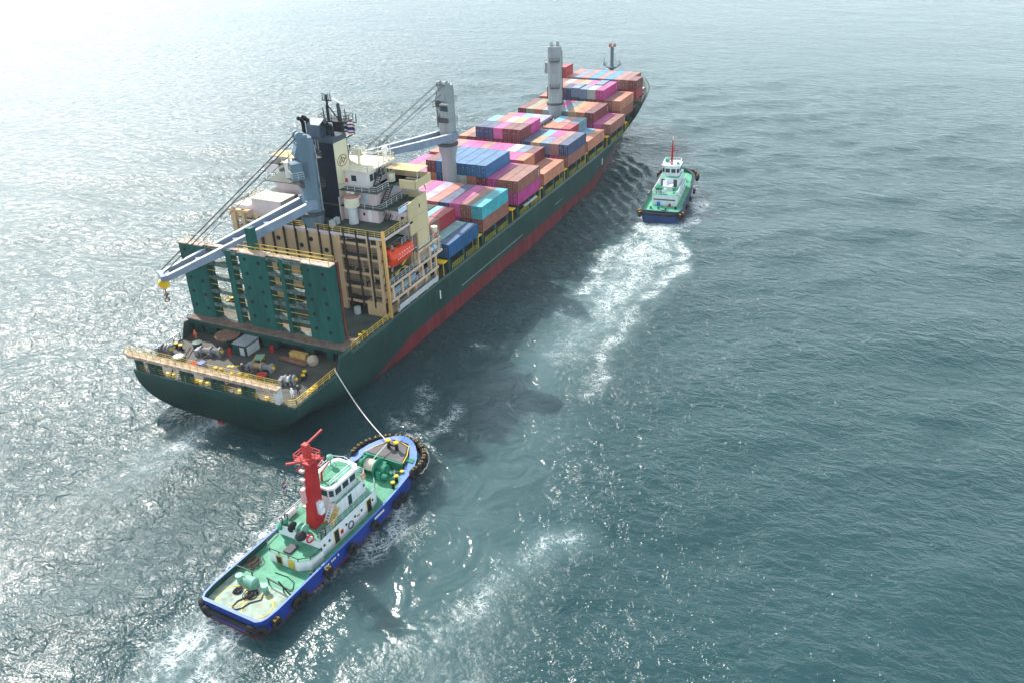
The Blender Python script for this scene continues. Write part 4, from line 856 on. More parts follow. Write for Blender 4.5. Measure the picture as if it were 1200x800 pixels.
# ================================================================== tugs
def outline(X, Lh, hb):
    t = [(0,hb*.80),(.35,hb*.90),(1.0,hb*.96),(2.5,hb),(Lh-9,hb*1.0),(Lh-6.5,hb*.985),(Lh-4.8,hb*.93),(Lh-3.4,hb*.83),(Lh-2.2,hb*.68),(Lh-1.2,hb*.50),(Lh-.5,hb*.32),(Lh-.12,hb*.15),(Lh,.02)]
    return lerp_tab(t, X)
def tug_hull(root, Lh, hb, Mh, zt, cap_m, deck_m, inner_m, capx, zdk, zbow, paledeck=None):
    xs = [0,.35,.7,1,1.6,2.5,4,7,10,14,18,22,Lh-11,Lh-9,Lh-7.5,Lh-6.5,Lh-5.6,Lh-4.8,Lh-4.1,Lh-3.4,Lh-2.8,Lh-2.2,Lh-1.7,Lh-1.2,Lh-.8,Lh-.5,Lh-.3,Lh-.12,Lh]
    mb = MB(); nz = 9; rows = []
    def hw(X, u):   # u 0 bottom .. 1 top
        o_ = outline(X, Lh, hb); f = max(0, (X-(Lh-14))/14); wl = outline(min(Lh, X+f*f*3.0), Lh, hb)*(1-.18*f)
        s = u**.5 if X > 1.5 else u**.45
        return max(.02, (wl+(o_-wl)*u)*(.80+.20*s))
    for X in xs:
        top = zt(X); zb = -1.6+(.9 if X < 3 else 0)
        rows.append([(X, hw(X, k/nz), zb+(top-zb)*k/nz) for k in range(nz+1)])
    for side in (-1, 1):
        base = len(mb.v); mb.v += [(x, y*side, z) for r in rows for (x, y, z) in r]
        for i in range(len(rows)-1):
            for k in range(nz): a = base+i*(nz+1)+k; f = (a, a+nz+1, a+nz+2, a+1); mb.f.append(f if side < 0 else f[::-1]); mb.mi.append(0)
    r = rows[0]; base = len(mb.v); mb.v += [(x-.01,-y,z) for x,y,z in r]+[(x-.01,y,z) for x,y,z in r]
    for k in range(nz): mb.f.append((base+k, base+k+1, base+nz+2+k, base+nz+1+k)); mb.mi.append(0)
    h = mb.build('hull', Mh, root, smooth=True, recalc=False)
    # inner bulwark, deck, cap rail
    mb = MB()
    for side in (-1, 1):
        for a, b in zip(xs[:-1], xs[1:]):
            ya, yb = max(outline(a,Lh,hb)-.22,.01), max(outline(b,Lh,hb)-.22,.01)
            aa, bb = max(a,.22), max(b,.22)
            aa, bb = min(aa,Lh-.25), min(bb,Lh-.25)
            mb.add([(aa,side*ya,zdk(a)-.1),(bb,side*yb,zdk(b)-.1),(bb,side*yb,zt(b)-.01),(aa,side*ya,zt(a)-.01)],[(0,1,2,3)])
    mb.add([(.22,-outline(0,Lh,hb),zdk(0)-.1),(.22,outline(0,Lh,hb),zdk(0)-.1),(.22,outline(0,Lh,hb),zt(0)-.01),(.22,-outline(0,Lh,hb),zt(0)-.01)],[(0,1,2,3)])
    mb.build('bulwark_inside', inner_m, root, recalc=False)
    mb = MB()
    for side in (-1, 1):
        for a, b in zip(xs[:-1], xs[1:]):
            ca, cb = capx(a), capx(b); ya, yb = outline(a,Lh,hb)+.04, outline(b,Lh,hb)+.04
            ia, ib = max(ya-ca, 0), max(yb-cb, 0); za, zb = zt(a)+.03, zt(b)+.03
            xa, xb = a, b; xia, xib = min(a, Lh-ca*.95), min(b, Lh-cb*.95)
            mb.add([(xa,side*ya,za),(xb,side*yb,zb),(xib,side*ib,zb+.0),(xia,side*ia,za)],[(0,1,2,3)])
    mb.add([(-.03,-outline(0,Lh,hb),zt(0)+.032),(-.03,outline(0,Lh,hb),zt(0)+.032),(.4,outline(0.4,Lh,hb),zt(0)+.032),(.4,-outline(.4,Lh,hb),zt(0)+.032)],[(0,1,2,3)])
    mb.build('cap_rail', cap_m, root, recalc=False)
    n = 40; pts = [.1+(Lh-.4)*i/n for i in range(n+1)]
    def deckpart(nm, x0, x1, m, dz=0.):
        mb = MB(); q = [p for p in pts if x0 < p < x1]; q = [x0]+q+[x1]
        for a, b in zip(q[:-1], q[1:]):
            ya, yb = max(.01, outline(a,Lh,hb)-.15), max(.01, outline(b,Lh,hb)-.15)
            mb.add([(a,-ya,zdk(a)+dz),(b,-yb,zdk(b)+dz),(b,yb,zdk(b)+dz),(a,ya,zdk(a)+dz)],[(0,1,2,3)])
        return mb.build(nm, m, root, recalc=False)
    deckpart('deck', .1, Lh-.3, deck_m)
    if paledeck: deckpart('aft_deck', .15, 5.9, paledeck, .012)
    return h
def tyre(root, X, Y, Z, nrm, r=.75, mark=True):
    c = Vector((X,Y,Z)); n = Vector(nrm).normalized()
    o = MB().torus((0,0,0), n, r*.66, r*.36, 16, 8, flat=1.1).build('tyre_fender', M_rubber, root, smooth=True, loc=c)
    if mark: 
        t = Vector((-n.y, n.x, 0)).normalized()
        q = Vector((0,0,r*.86))+n*.0; MB().beam(q-t*.38, q+t*.38, .34, .12).build('yellow_patch', M_yellow, o)
    return o

# ---------------------------------------------------------------- near tug
tn = empty('tugboat', (-81.7,-30.9,0), R(-3.5), label='blue-hulled tugboat with tall red mast and green deck, close behind the ship', cat='tugboat')
LN, HN = 36.0, 5.0
M_tughull = hull_material('near_tug_hull', (.012,.042,.26), (.20,.02,.02), .2)
ztN = lambda x: 2.6+(1.9*max(0, (x-20)/16)**1.3 if x > 20 else 0)+(.0)
zdN = lambda x: 1.7+(1.1*min(1, max(0, (x-22)/4)))
capN = lambda x: .28 if x < 27.5 else min(1.25, .28+(x-27.5)*.6)
tug_hull(tn, LN, HN, [M_tughull], ztN, M_ltblue, M_tgreen, M_dkgreen, capN, zdN, 2.8, M_tpale)
MB().prism([(32.2,-2.5),(34.2,-1.5),(34.6,0),(34.2,1.5),(32.2,2.6),(30.8,3.1),(30.6,-3.0)], 'z', 4.15, 4.3).build('foredeck_plate', M_plate, tn)
mb = MB()
for a, b in (((30.6,-3.2),(32.4,-2.7)),((32.4,-2.7),(34.3,-1.7)),((34.3,-1.7),(34.8,0)),((34.8,0),(34.3,1.7)),((34.3,1.7),(32.2,2.8)),((32.2,2.8),(30.6,3.4))): mb.beam((a[0],a[1],4.32),(b[0],b[1],4.32),.14,.05)
mb.build('yellow_edge_line', M_yrail, tn)
MB().box(30.4,30.65,-3.2,3.4,2.8,4.25).build('breakwater', M_tgreen2, tn)
tb = MB().cyl((32.9,.75,4.3),(32.9,.75,5.5),.26,n=10).cyl((32.9,-.65,4.3),(32.9,-.65,5.5),.26,n=10).cyl((32.9,-.7,4.9),(32.9,.8,4.9),.14,n=8).build('towing_bitt', M_black, tn)
MB().cyl((32.9,.75,5.5),(32.9,.75,5.7),.36,n=10).cyl((32.9,-.65,5.5),(32.9,-.65,5.7),.36,n=10).build('cap', M_yellow, tb)
# tow winch
wn = empty('towing_winch', (28.6,.55,2.8)); wn.parent = tn
MB().cyl((0,-.9,1.3),(0,.9,1.3),.85,n=20).build('rope_drum', mat('tow_rope', (.60,.52,.44), .9, var=.2, scale=6), wn)
mb = MB()
for y in (-1.1,.9): mb.cyl((0,y,1.3),(0,y+.2,1.3),1.3,n=22)
mb.cyl((0,-2.6,1.2),(0,-1.1,1.2),.35,n=10).cyl((0,-2.4,1.2),(0,-1.9,1.2),.8,n=14).cyl((0,1.1,1.2),(0,2.2,1.2),.3,n=10).cyl((0,1.5,1.2),(0,2.0,1.2),.6,n=14).box(-1.2,1.2,-2.7,2.3,0,.25).box(-.6,.9,-1.9,-1.2,.2,1.9).box(-1.3,-.6,-2.2,-1.5,.2,1.5).cyl((-1,-2.4,.9),(-1,-3.2,.9),.4,n=10)
mb.build('winch_frame', M_tgreen2, wn)
for x, y in ((28.4,-3.6),(29.6,-3.7),(27.0,-4.0)):
    MB().cyl((x,y,2.8),(x,y,3.7),.22,n=8).build('bitt', M_black, tn); 
    MB().cyl((x,y,3.7),(x,y,3.85),.3,n=8).build('bitt_cap', M_yellow, tn)
MB().box(31.6,33.0,-4.1,-2.9,2.8,4.0).box(30.2,31.2,2.6,3.6,2.8,3.9).build('deck_locker', M_tgreen2, tn)
MB().lathe((27.8,2.2,2.8), [(.3,0),(.3,.8),(.45,.9),(.1,1.1)],10).lathe((31,-2.2,2.8),[(.25,0),(.25,.6),(.35,.7),(.1,.8)],10).build('vent_head', M_teal, tn)
mb = MB()
for k in range(7): x, y = 29.5+rs.rand()*2.6, -3.2+rs.rand()*1.4; mb.beam((x,y,2.86),(x+.7,y+.3,2.9),.22,.1)
mb.build('rope_coil', M_foam_w, tn)
# deckhouse level 1
def house(poly, z0, z1, m, root, nm='deckhouse', roofm=None, over=.0):
    o = MB().prism(poly, 'z', z0, z1).build(nm, m, root)
    if roofm: MB().prism(poly, 'z', z1, z1+.05).build('roof_deck', roofm, o)
    return o
h1 = house([(12.5,-3.35),(24.0,-3.35),(25.0,-2.6),(25.0,2.6),(24.0,3.35),(12.5,3.35)], 1.7, 4.4, M_twhite, tn, roofm=M_tgreen)
h0 = house([(9.4,-2.3),(10.4,-3.5),(12.5,-3.7),(12.5,3.7),(10.4,3.5),(9.4,2.3)], 1.7, 3.2, M_twhite, tn, roofm=M_tgreen)
MB().rail([(12.4,3.6,3.25),(10.4,3.45,3.25),(9.5,2.3,3.25),(9.5,-2.3,3.25),(10.4,-3.45,3.25),(12.4,-3.6,3.25)],.35,1.5,.06,1).build('low_railing', M_black, h0)
MB().box(12.35,12.5,-2.4,3.0,4.2,4.9).build('screen', M_twhite, h0)
MB().box(10.0,11.6,-.6,.5,3.25,3.5).build('skylight', M_dgrey, h0)
for (a, b) in ((9.32,.7),(9.32,-1.2)): MB().box(a,a+.08,b-.5,b+.5,1.8,3.1).build('door', M_yrail, h0)
MB().box(9.26,9.34,.35,1.05,1.95,2.95).build('door_opening', M_black, h0)
for s in (-1, 1):
    y = s*3.35
    MB().rail([(12.6,y*.99,4.45),(24.0,y*.99,4.45),(24.9,s*2.6,4.45)],1.05,1.1,.04,3).build('railing', M_lgrey, h1)
    for x, c in ((15.2,M_black),(22.0,M_black)):
        MB().box(x-.12,x+.92,y-.03,y+.03,1.9,3.95).build('door_frame', M_yrail, h1); MB().box(x,x+.8,y-.05,y+.05,2.0,3.85).build('doorway', c, h1)
    for x in (13.2,14.2,17.6,19.4,20.8,23.2): MB().cyl((x,y-.04,3.3),(x,y+.04,3.3),.2,n=12).build('porthole', M_glass, h1)
    MB().torus((18.4,y+s*.05,2.7),(0,1,0),.5,.09,16,6).build('hose_ring', M_dgrey, h1)
    MB().box(16.4,16.9,y-.05,y+.05,2.6,3.2).box(19.8,20.3,y-.05,y+.05,2.9,3.1).build('fire_box', M_red, h1)
# level 2 and wheelhouse
h2 = house([(17.4,-2.45),(23.2,-2.45),(23.9,-1.9),(23.9,1.9),(23.2,2.45),(17.4,2.45)], 4.4, 6.4, M_twhite, tn, roofm=M_tgreen)
for s in (-1, 1):
    MB().rail([(17.2,s*2.45,6.45),(23.2,s*2.45,6.45),(23.9,s*1.9,6.45)],1.0,1.1,.04,3).build('railing', M_lgrey, h2)
    MB().box(19.6,20.3,s*2.45-.03,s*2.45+.03,4.5,6.1).build('door', M_glass, h2); MB().cyl((22.9,s*2.45-.04,5.6),(22.9,s*2.45+.04,5.6),.2,n=10).build('porthole', M_glass, h2)
    MB().torus((23.0,s*2.5,7.0),(0,1,0),.36,.1,14,6).build('lifebuoy', mat('lifebuoy_orange', (.75,.25,.12)), h2)
MB().rail([(23.9,-1.9,6.45),(23.9,1.9,6.45)],1.0,1.1,.04,3).build('railing', M_lgrey, h2)
wp = [(17.3,-1.4),(17.8,-2.0),(22.2,-2.0),(22.9,-1.4),(22.9,1.4),(22.2,2.0),(17.8,2.0),(17.3,1.4)]
wh = MB().prism(wp, 'z', 6.4, 8.3).build('wheelhouse', M_twhite, tn)
def faces_windows(poly, z0, z1, root, n_per=1.35, skip=()):
    for i, (a, b) in enumerate(zip(poly, poly[1:]+poly[:1])):
        if i in skip: continue
        a = Vector((a[0],a[1],0)); b = Vector((b[0],b[1],0)); l = (b-a).length; n = max(1, int(l/n_per)); d = (b-a)/l; nn = Vector((d.y,-d.x,0))
        for k in range(n):
            u0 = l*(k+.12)/n; u1 = l*(k+.88)/n
            p = a+d*u0+nn*.03; q = a+d*u1+nn*.03; p2 = p-nn*.06; q2 = q-nn*.06
            m = MB(); z_ = Vector((0,0,1)); m.add([p+z_*z0,q+z_*z0,q+z_*z1,p+z_*z1,p2+z_*z0,q2+z_*z0,q2+z_*z1,p2+z_*z1],[(0,1,2,3),(7,6,5,4),(0,4,5,1),(1,5,6,2),(2,6,7,3),(3,7,4,0)])
            m.build('window', M_glass, root)
faces_windows(wp, 7.2, 8.1, wh)
roofp = [(17.1,-1.5),(17.6,-2.2),(22.4,-2.2),(23.2,-1.5),(23.2,1.5),(22.4,2.2),(17.6,2.2),(17.1,1.5)]
MB().prism(roofp, 'z', 8.3, 8.6).build('roof', M_twhite, wh); MB().prism([(p[0]*.86+2.7,p[1]*.72) for p in roofp], 'z', 8.6, 8.64).build('roof_panel', M_tgreen, wh)
MB().rail([(17.6,-1.6,8.62),(22.2,-1.6,8.62),(22.7,0,8.62),(22.2,1.6,8.62),(17.6,1.6,8.62)],.9,1.1,.04,2).build('railing', M_twhite, wh)
mb = MB()
for y in (.2, 1.2): mb.cyl((18.2,y,8.6),(18.4,y,10.0),.16,.12,n=8).beam((18.4,y,9.9),(20.0,y,10.4),.18)
mb.beam((17.4,.3,8.8),(18.4,1.4,8.8),.16); mb.build('fire_monitor', M_mred, wh)
MB().cyl((21.4,1.3,8.6),(21.4,1.3,9.5),.1,n=6).lathe((21.4,1.3,9.4),[(.2,0),(.45,.3),(.4,.7),(.1,.9)],10).build('satellite_dome', M_teal, wh)
for x, y in ((17.0,-2.5),(17.0,-1.6)):
    mb = MB()
    for dy in (0,.6): mb.beam((x-1.5,y-dy,4.4),(x+.1,y-dy,6.4),.09,.14)
    for k in range(7): u = (k+.5)/7; mb.box(x-1.5+1.6*u-.1,x-1.5+1.6*u+.1,y-.6,y,4.4+2.*u-.02,4.4+2.*u+.02)
    mb.build('stairway', M_yrail if y < -2 else M_twhite, tn)
# red mast
ms = MB(); c = Vector((15.1,-.75,0))
def mastring(x0,x1,w,z): return [(x0,-.75-w,z),(x1,-.75-w,z),(x1,-.75+w,z),(x0,-.75+w,z)]
r_ = [mastring(14.0,16.1,.78,4.4), mastring(14.3,16.1,.62,6.5), mastring(15.0,16.4,.5,11.5), mastring(15.4,16.6,.42,14.0)]
v = [p for q in r_ for p in q]; fs = [(0,3,2,1),(12,13,14,15)]
for k in range(3):
    for i in range(4): j = (i+1) % 4; fs.append((k*4+i,k*4+j,k*4+4+j,k*4+4+i))
mst = MB().add(v, fs).build('mast', M_mred, tn)
MB().box(14.4,16.6,-1.9,.5,14.0,14.15).rail([(14.4,-1.9,14.15),(16.6,-1.9,14.15),(16.6,.5,14.15),(14.4,.5,14.15),(14.4,-1.9,14.15)],.8,1.0,.05,2).box(15.2,15.9,-1.1,-.3,14.15,16.2).beam((13.4,.9,14.1),(16.4,-2.6,14.2),.22).beam((15.5,-.7,16.0),(17.8,-1.6,17.2),.2).beam((13.6,-.4,13.4),(15,-.6,13.7),.16).build('mast_top', mat('mast_top_red', (.50,.05,.05), .5), mst)
MB().beam((16.2,-2.6,13.6),(16.9,-1.2,13.8),.16,.12).build('radar_scanner', M_foam_w, mst)
for z, y in ((6.2,-1.7),(7.2,-1.6),(6.6,-1.4)): MB().box(15.0,15.7,y-.3,y+.35,z,z+.75).build('light_box', M_twhite, mst)
for k in range(5): MB().box(14.3+.1*k,14.7+.1*k,-.15-.05*k,.35,7+1.3*k,7.3+1.3*k).build('lamp', mat('lamp_pinkish', (.6,.4,.38)), mst)
MB().box(13.5,13.95,-1.0,-.5,8.6,10.6).build('mast_panel', mat('panel_pink', (.62,.33,.33)), mst)
mb = MB()
for y in (.6,1.0): mb.cyl((14.2,y+.6,13.9),(12.4,y+1.7,4.7),.025,n=4)
mb.build('stay', M_wire, mst)
for x, y in ((13.6,-3.1),(13.6,3.0),(12.8,3.1),(12.8,-3.1)):
    MB().tube([(x,y,4.4),(x,y,5.5),(x,y-.5,5.8),(x-.3,y-.7,5.4),(x-.2,y-.5,4.8)],.08,5).build('fairlead_hoop', M_black, tn)
# gear on the boat deck
MB().torus((12.6,.9,5.1),(.1,1,0),.45,.28,16,8).cyl((12.6,.3,5.1),(12.6,1.4,5.1),.3,n=10).build('cable_reel', M_black, tn)
MB().cyl((12.9,-.9,5.05),(12.9,-.7,5.05),.75,n=16).cyl((12.9,-.1,5.05),(12.9,.1,5.05),.75,n=16).cyl((12.9,-.8,5.05),(12.9,0,5.05),.35,n=10).build('hose_reel', M_teal, tn)
MB().torus((12.1,-2.3,4.8),(.2,1,0),.5,.12,16,6).build('hose_reel', M_red, tn)
MB().lathe((12.0,-.9,4.4),[(.6,0),(.8,.35),(.5,.8),(.1,1.0)],10).build('covered_bundle', M_black, tn)
MB().cyl((14.3,-2.9,4.45),(14.3,-2.9,4.65),.5,n=14).build('hatch', M_tpale, tn)
MB().cyl((14.2,3.1,4.8),(15.6,3.2,4.8),.42,n=12).cyl((12.6,3.2,4.8),(13.6,3.2,4.8),.4,n=12).build('liferaft', M_foam_w, tn)
MB().lathe((13.1,2.6,4.4),[(.35,0),(.35,.5),(.5,.6),(.1,.9)],10).lathe((12.2,2.7,4.4),[(.3,0),(.3,.5),(.4,.6),(.1,.8)],10).build('vent_head', M_ltgreen, tn)
MB().box(15.4,17.0,-2.6,-1.7,4.45,4.65).box(15.0,16.4,-1.7,-1.2,4.45,4.6).build('grating', mat('wood_grating', (.35,.22,.1)), tn)
# aft deck gear
for Y in (2.0, -2.0):
    MB().torus((2.5,Y+.15,1.73),(0,0,1),1.8,.07,36,6,flat=.3).build('yellow_ring_mark', M_yellow, tn)
MB().box(2.6,3.1,-2.1,-1.9,1.72,1.73).box(2.8,2.9,1.8,2.4,1.72,1.73).build('deck_mark', mat('pink_mark', (.65,.25,.2)), tn)
for x, y in ((4.9,3.1),(4.95,-.9)): 
    MB().cyl((x,y,1.7),(x,y,2.6),.36,n=14).cyl((x,y,2.6),(x,y,2.72),.46,n=14).build('capstan', M_teal, tn)
MB().cyl((5.0,.7,2.3),(5.0,1.9,2.3),.65,n=16).box(4.4,5.6,.6,2.0,1.7,2.2).build('deck_winch', M_teal, tn)
mb = MB().beam((6.1,-.2,2.6),(5.7,-4.5,2.6),.14).beam((6.1,-.4,2.6),(6.1,-.4,1.7),.12).beam((5.8,-3.0,2.6),(5.8,-3.0,1.7),.12).beam((5.8,-2.4,3.2),(5.6,-4.4,1.8),.14).beam((6.1,4.6,2.6),(6.1,1.9,2.6),.14).beam((6.1,2.2,2.6),(6.1,2.2,1.7),.12)
mb.build('towing_bar', M_black, tn)
def coil(cx, cy, r, n, z=1.78, nm='rope_coil', m=M_black, par=tn):
    mb = MB()
    for k in range(n):
        pts = []; ph = rs.rand()*6; rr = r*(.45+.6*rs.rand()); ox, oy = (rs.rand(2)-.5)*r
        for i in range(13): t = ph+i*math.pi/6; pts.append((cx+ox+rr*math.cos(t)*1.3, cy+oy+rr*math.sin(t), z+.05*k*rs.rand()))
        mb.tube(pts, .06, 5)
    return mb.build(nm, m, par)
coil(3.6,2.2,.5,5); coil(3.7,.3,.6,7); coil(9.2-1.2,3.9,.7,8,1.85,m=mat('net_brown', (.10,.075,.06), .9)); coil(7.6,3.4,.5,6,1.9,m=D.materials['net_brown'])
MB().tube([(4.4,-.3,1.8),(3.4,.4,1.78),(2.2,1.0,1.78),(1.3,.9,1.78),(1.0,.3,1.78),(1.6,-.3,1.78),(2.6,-.5,1.78),(3.6,-1.4,1.78),(4.4,-1.0,1.78)], .08, 6).build('mooring_line', M_black, tn)
MB().tube([(9.6,-3.0,1.76),(9.3,-1.5,1.76),(8.0,-1.2,1.76),(7.1,-2.0,1.76),(6.9,-3.4,1.76)], .05, 5).build('hose', M_black, tn) if False else MB().tube([(7.9,.3,1.76),(8.0,-1.6,1.76),(7.6,-3.0,1.76),(6.7,-3.6,1.76),(6.2,-3.4,1.76)], .05, 5).build('hose', M_black, tn)
for x in (9.2,9.9): MB().cyl((x,-4.3,1.7),(x,-4.3,2.5),.16,n=8).build('bitt', M_black, tn)
mb = MB()
for k in range(9):
    if k % 4 == 3: continue
    mb.box(10.9+.32*k,11.1+.32*k,-5.07,-5.04,2.0,2.3)
for k in range(6): mb.box(21.2+.36*k,21.45+.36*k,-5.06,-5.02,2.0,2.32)
mb.build('name_marking', M_foam_w, tn)
# tyres
for X in (1.9, 5.4, 6.6, 11.2, 16.0, 20.8, 25.8, 27.4): tyre(tn, X, -5.3, 1.35, (0,1,0), .78, X in (1.9,11.2))
for X in (2.4, 7.0, 12.0, 18): tyre(tn, X, 5.3, 1.5, (0,1,0), .78, X in (7.0,))
for Y, X in ((-4.6,.1),(-3.4,-.25),(3.4,-.25),(4.7,.2)): tyre(tn, X, Y, 1.3, (1,.5*(-1 if Y < 0 else 1)*-1 if abs(Y) > 4 else 0,0), .8, False)
for k in range(13):
    t = R(-100+200*k/12); X = 31.4+4.6*math.cos(t)*1.0; Y = 4.8*math.sin(t)
    tyre(tn, X+.45*math.cos(t), Y+.45*math.sin(t), 3.35, (math.cos(t), math.sin(t), 0), .98)
mb = MB(); pts = []
for k in range(21):
    t = R(-95+120*k/20); pts.append((31.4+5.8*math.cos(t), 5.8*math.sin(t), 3.2-.25*math.sin(k*1.6)**2))
mb.tube(pts, .07, 5); mb.build('fender_rope', M_rope, tn)
MB().cyl((-.25,-3.6,1.5),(-.25,3.6,1.5),.32,n=10).build('stern_fender', M_rubber, tn)

# ---------------------------------------------------------------- far tug
tf = empty('tugboat', (60.0,-39.5,0), R(6.5), label='small dark-blue tugboat with white deckhouse running alongside the ship', cat='tugboat')
LF, HF = 31.0, 4.8
M_farhull = hull_material('far_tug_hull', (.012,.045,.15), (.22,.02,.02), .25)
ztF = lambda x: 3.3+(1.6*max(0, (x-17)/15)**1.3 if x > 17 else 0)
zdF = lambda x: 2.5+(1.2*min(1, max(0, (x-19)/4)))
tug_hull(tf, LF, HF, [M_farhull], ztF, mat('far_cap_dark', (.03,.04,.06), .6), M_ltgreen if False else mat('far_green_deck', (.10,.38,.24), .6, var=.15), mat('far_inner_green', (.05,.22,.15), .6), lambda x: .3 if x < 22 else .9, zdF, 3)
F1 = house([(6.2,-3.0),(20.5,-3.0),(21.5,-2.2),(21.5,2.2),(20.5,3.0),(6.2,3.0)], 2.2, 5.2, M_twhite, tf, roofm=D.materials['far_green_deck'])
MB().rail([(20.5,3.0,5.25),(6.3,3.0,5.25),(6.3,-3.0,5.25),(20.5,-3.0,5.25)],1.0,1.1,.05,3).build('railing', M_twhite, F1)
MB().box(6.12,6.18,-2.6,2.6,3.9,4.2).build('dark_band', M_dgrey, F1)
MB().box(5.6,6.15,1.0,1.7,2.3,3.5).build('locker', mat('locker_blue', (.05,.15,.5)), F1); MB().box(5.7,6.15,-1.6,-1.1,2.3,3.2).build('fire_box', M_red, F1)
for x in (9,12,15,18): 
    for s in (-1, 1): MB().box(x,x+.8,s*3.0-.04,s*3.0+.04,3.6,4.3).build('window', M_glass, F1)
F2 = house([(12.2,-2.3),(20.0,-2.3),(20.0,2.3),(12.2,2.3)], 5.2, 7.6, M_twhite, tf, roofm=D.materials['far_green_deck'])
for s in (-1, 1): MB().box(12.16,12.2,s*1.5-.45,s*1.5+.45,5.4,7.3).build('door', M_dgrey, F2)
fwp = [(13.6,-1.4),(14.2,-2.1),(17.6,-2.1),(18.4,-1.3),(18.4,1.3),(17.6,2.1),(14.2,2.1),(13.6,1.4)]
fw = MB().prism(fwp, 'z', 7.6, 10.0).build('wheelhouse', M_twhite, tf); faces_windows(fwp, 8.5, 9.5, fw)
MB().prism([(p[0]*1.06-.95,p[1]*1.1) for p in fwp], 'z', 10.0, 10.2).build('roof', M_twhite, fw)
MB().rail([(14,-2,10.2),(18,-2,10.2),(18,2,10.2),(14,2,10.2),(14,-2,10.2)],.8,1.2,.05,2).build('railing', M_twhite, fw)
MB().box(16.4,17.6,.9,1.8,10.2,11.0).box(15,15.6,-1.8,-1.2,10.2,10.8).build('roof_locker', M_ltgreen, fw)
fmst = MB().beam((15.0,0,10.1),(15.2,0,16.2),.55,.55,0,.22,.22).beam((15.1,-1.2,13.4),(15.1,1.2,13.4),.14).beam((15.1,-.7,14.6),(15.1,.7,14.6),.12).build('mast', M_mred, tf)
MB().beam((15.2,0,16.2),(15.2,0,17.2),.12).build('antenna', M_foam_w, fmst)
MB().beam((9.2,.4,5.3),(11.4,.9,7.0),.7,.7,0,1.0,1.0).box(9.6,12.0,-1.2,1.2,5.25,6.3).build('fire_monitor', M_twhite, tf)
for x, y in ((7.6,2.2),(7.6,1.2),(7.6,-2.0),(8.8,2.0)): MB().cyl((x,y,5.25),(x,y,6.5),.28,n=10).cyl((x,y,6.5),(x,y,6.7),.55,n=12).build('vent_head', M_tgreen2, tf)
for x, y in ((3.6,2.8),(3.6,-.8),(3.8,1.0),(1.6,-.4),(1.6,-1.0),(4.4,-3.0)): MB().cyl((x,y,2.2),(x,y,3.1),.28,n=8).build('bitt', M_black if x < 2 or y < -2 else M_tgreen2, tf)
coil(3.0,-1.0,.6,5,2.3,par=tf); coil(2.8,1.8,.5,4,2.3,par=tf)
MB().box(22.6,25.4,-1.6,1.6,3.4,4.6).cyl((24,-1.4,4.6),(24,1.4,4.6),1.0,n=16).build('towing_winch', M_tgreen2, tf)
for k in range(11):
    t = R(-95+190*k/10); X = 26.6+4.4*math.cos(t); Y = 4.7*math.sin(t)
    tyre(tf, X+.4*math.cos(t), Y+.4*math.sin(t), 3.6, (math.cos(t), math.sin(t), 0), .95)
for Y, X in ((-4.5,.2),(-4.9,1.6),(4.5,.2),(4.9,1.6)): tyre(tf, X, Y*1.05, 2.2, (.5,1 if Y > 0 else -1,0), .75, True)
for X in (8,14,20): tyre(tf, X, -5.25, 2.0, (0,1,0), .7, False); tyre(tf, X, 5.25, 2.0, (0,1,0), .7, False)
MB().tube([(0.0,-4.2,2.7),(-.35,-2.5,2.6),(-.35,2.5,2.6),(0,4.2,2.7)], .38, 8).build('stern_fender', M_rubber, tf)

# ================================================================== loose things
# towing line from the ship's chock to the tug's bitt and winch
Mt = Matrix.Translation((-81.7,-30.9,0)) @ Matrix.Rotation(R(-3.5), 4, 'Z')
A = Vector((-38.6,-16.3,8.3)); Bp = Mt @ Vector((32.9,.75,5.2)); W_ = Mt @ Vector((28.6,.6,4.8))
pts = [A.lerp(Bp, i/14)-Vector((0,0,1.1*math.sin(math.pi*i/14))) for i in range(15)]+[W_]
tl = MB().tube(pts, .075, 7).build('towing_line', mat('tow_line_pale', (.62,.60,.56), .9, var=.15, scale=3)); tag(tl, 'pale towing rope stretched from the ship\'s stern quarter to the blue tug\'s bow', 'rope')
# lifeboat on its davits
lbt = empty('lifeboat', (-19.6,-15.3,17.2), label='orange-red enclosed lifeboat hanging beside the cream bridge block', cat='lifeboat')
def loft(rings, name, m, par, smooth=True):
    mb = MB(); n = len(rings[0]); v = [p for r in rings for p in r]; fs = [(k*n+i,k*n+(i+1)%n,(k+1)*n+(i+1)%n,(k+1)*n+i) for k in range(len(rings)-1) for i in range(n)]
    fs += [tuple(range(n))[::-1], tuple(range((len(rings)-1)*n, len(rings)*n))]
    return mb.add(v, fs).build(name, m, par, smooth=smooth)
def lr(x, w, zb, zt_): return [(x, w*a, zb+(zt_-zb)*b) for a, b in ((0,0),(.6,.08),(.95,.35),(1,.52),(.82,.62),(.72,.86),(.4,.98),(0,1),(-.4,.98),(-.72,.86),(-.82,.62),(-1,.52),(-.95,.35),(-.6,.08))]
body = loft([lr(0,1.0,.5,3.2),lr(.2,1.25,.2,3.4),(lr(1.6,1.4,.0,3.5)),lr(3,1.45,0,2.9),lr(6,1.4,0,2.7),lr(7.6,.9,.4,2.5),lr(8.5,.15,1.0,2.2)], 'hull', M_orange, lbt)
mb = MB()
for k in range(9): mb.box(1.2+.72*k,1.55+.72*k,-1.50,-1.40,1.52,1.60)
for k in range(6): mb.box(2.2+.8*k,2.5+.8*k,-1.22,-1.12,2.1,2.2)
mb.build('grab_line_marks', M_foam_w, lbt)
MB().box(.7,1.3,-.9,.9,2.9,3.3).box(-.06,.0,-.3,.3,2.2,2.6).build('window', M_glass, lbt)
MB().box(-.15,.1,-.5,.5,.5,.8).build('propeller_guard', M_lgrey, lbt)
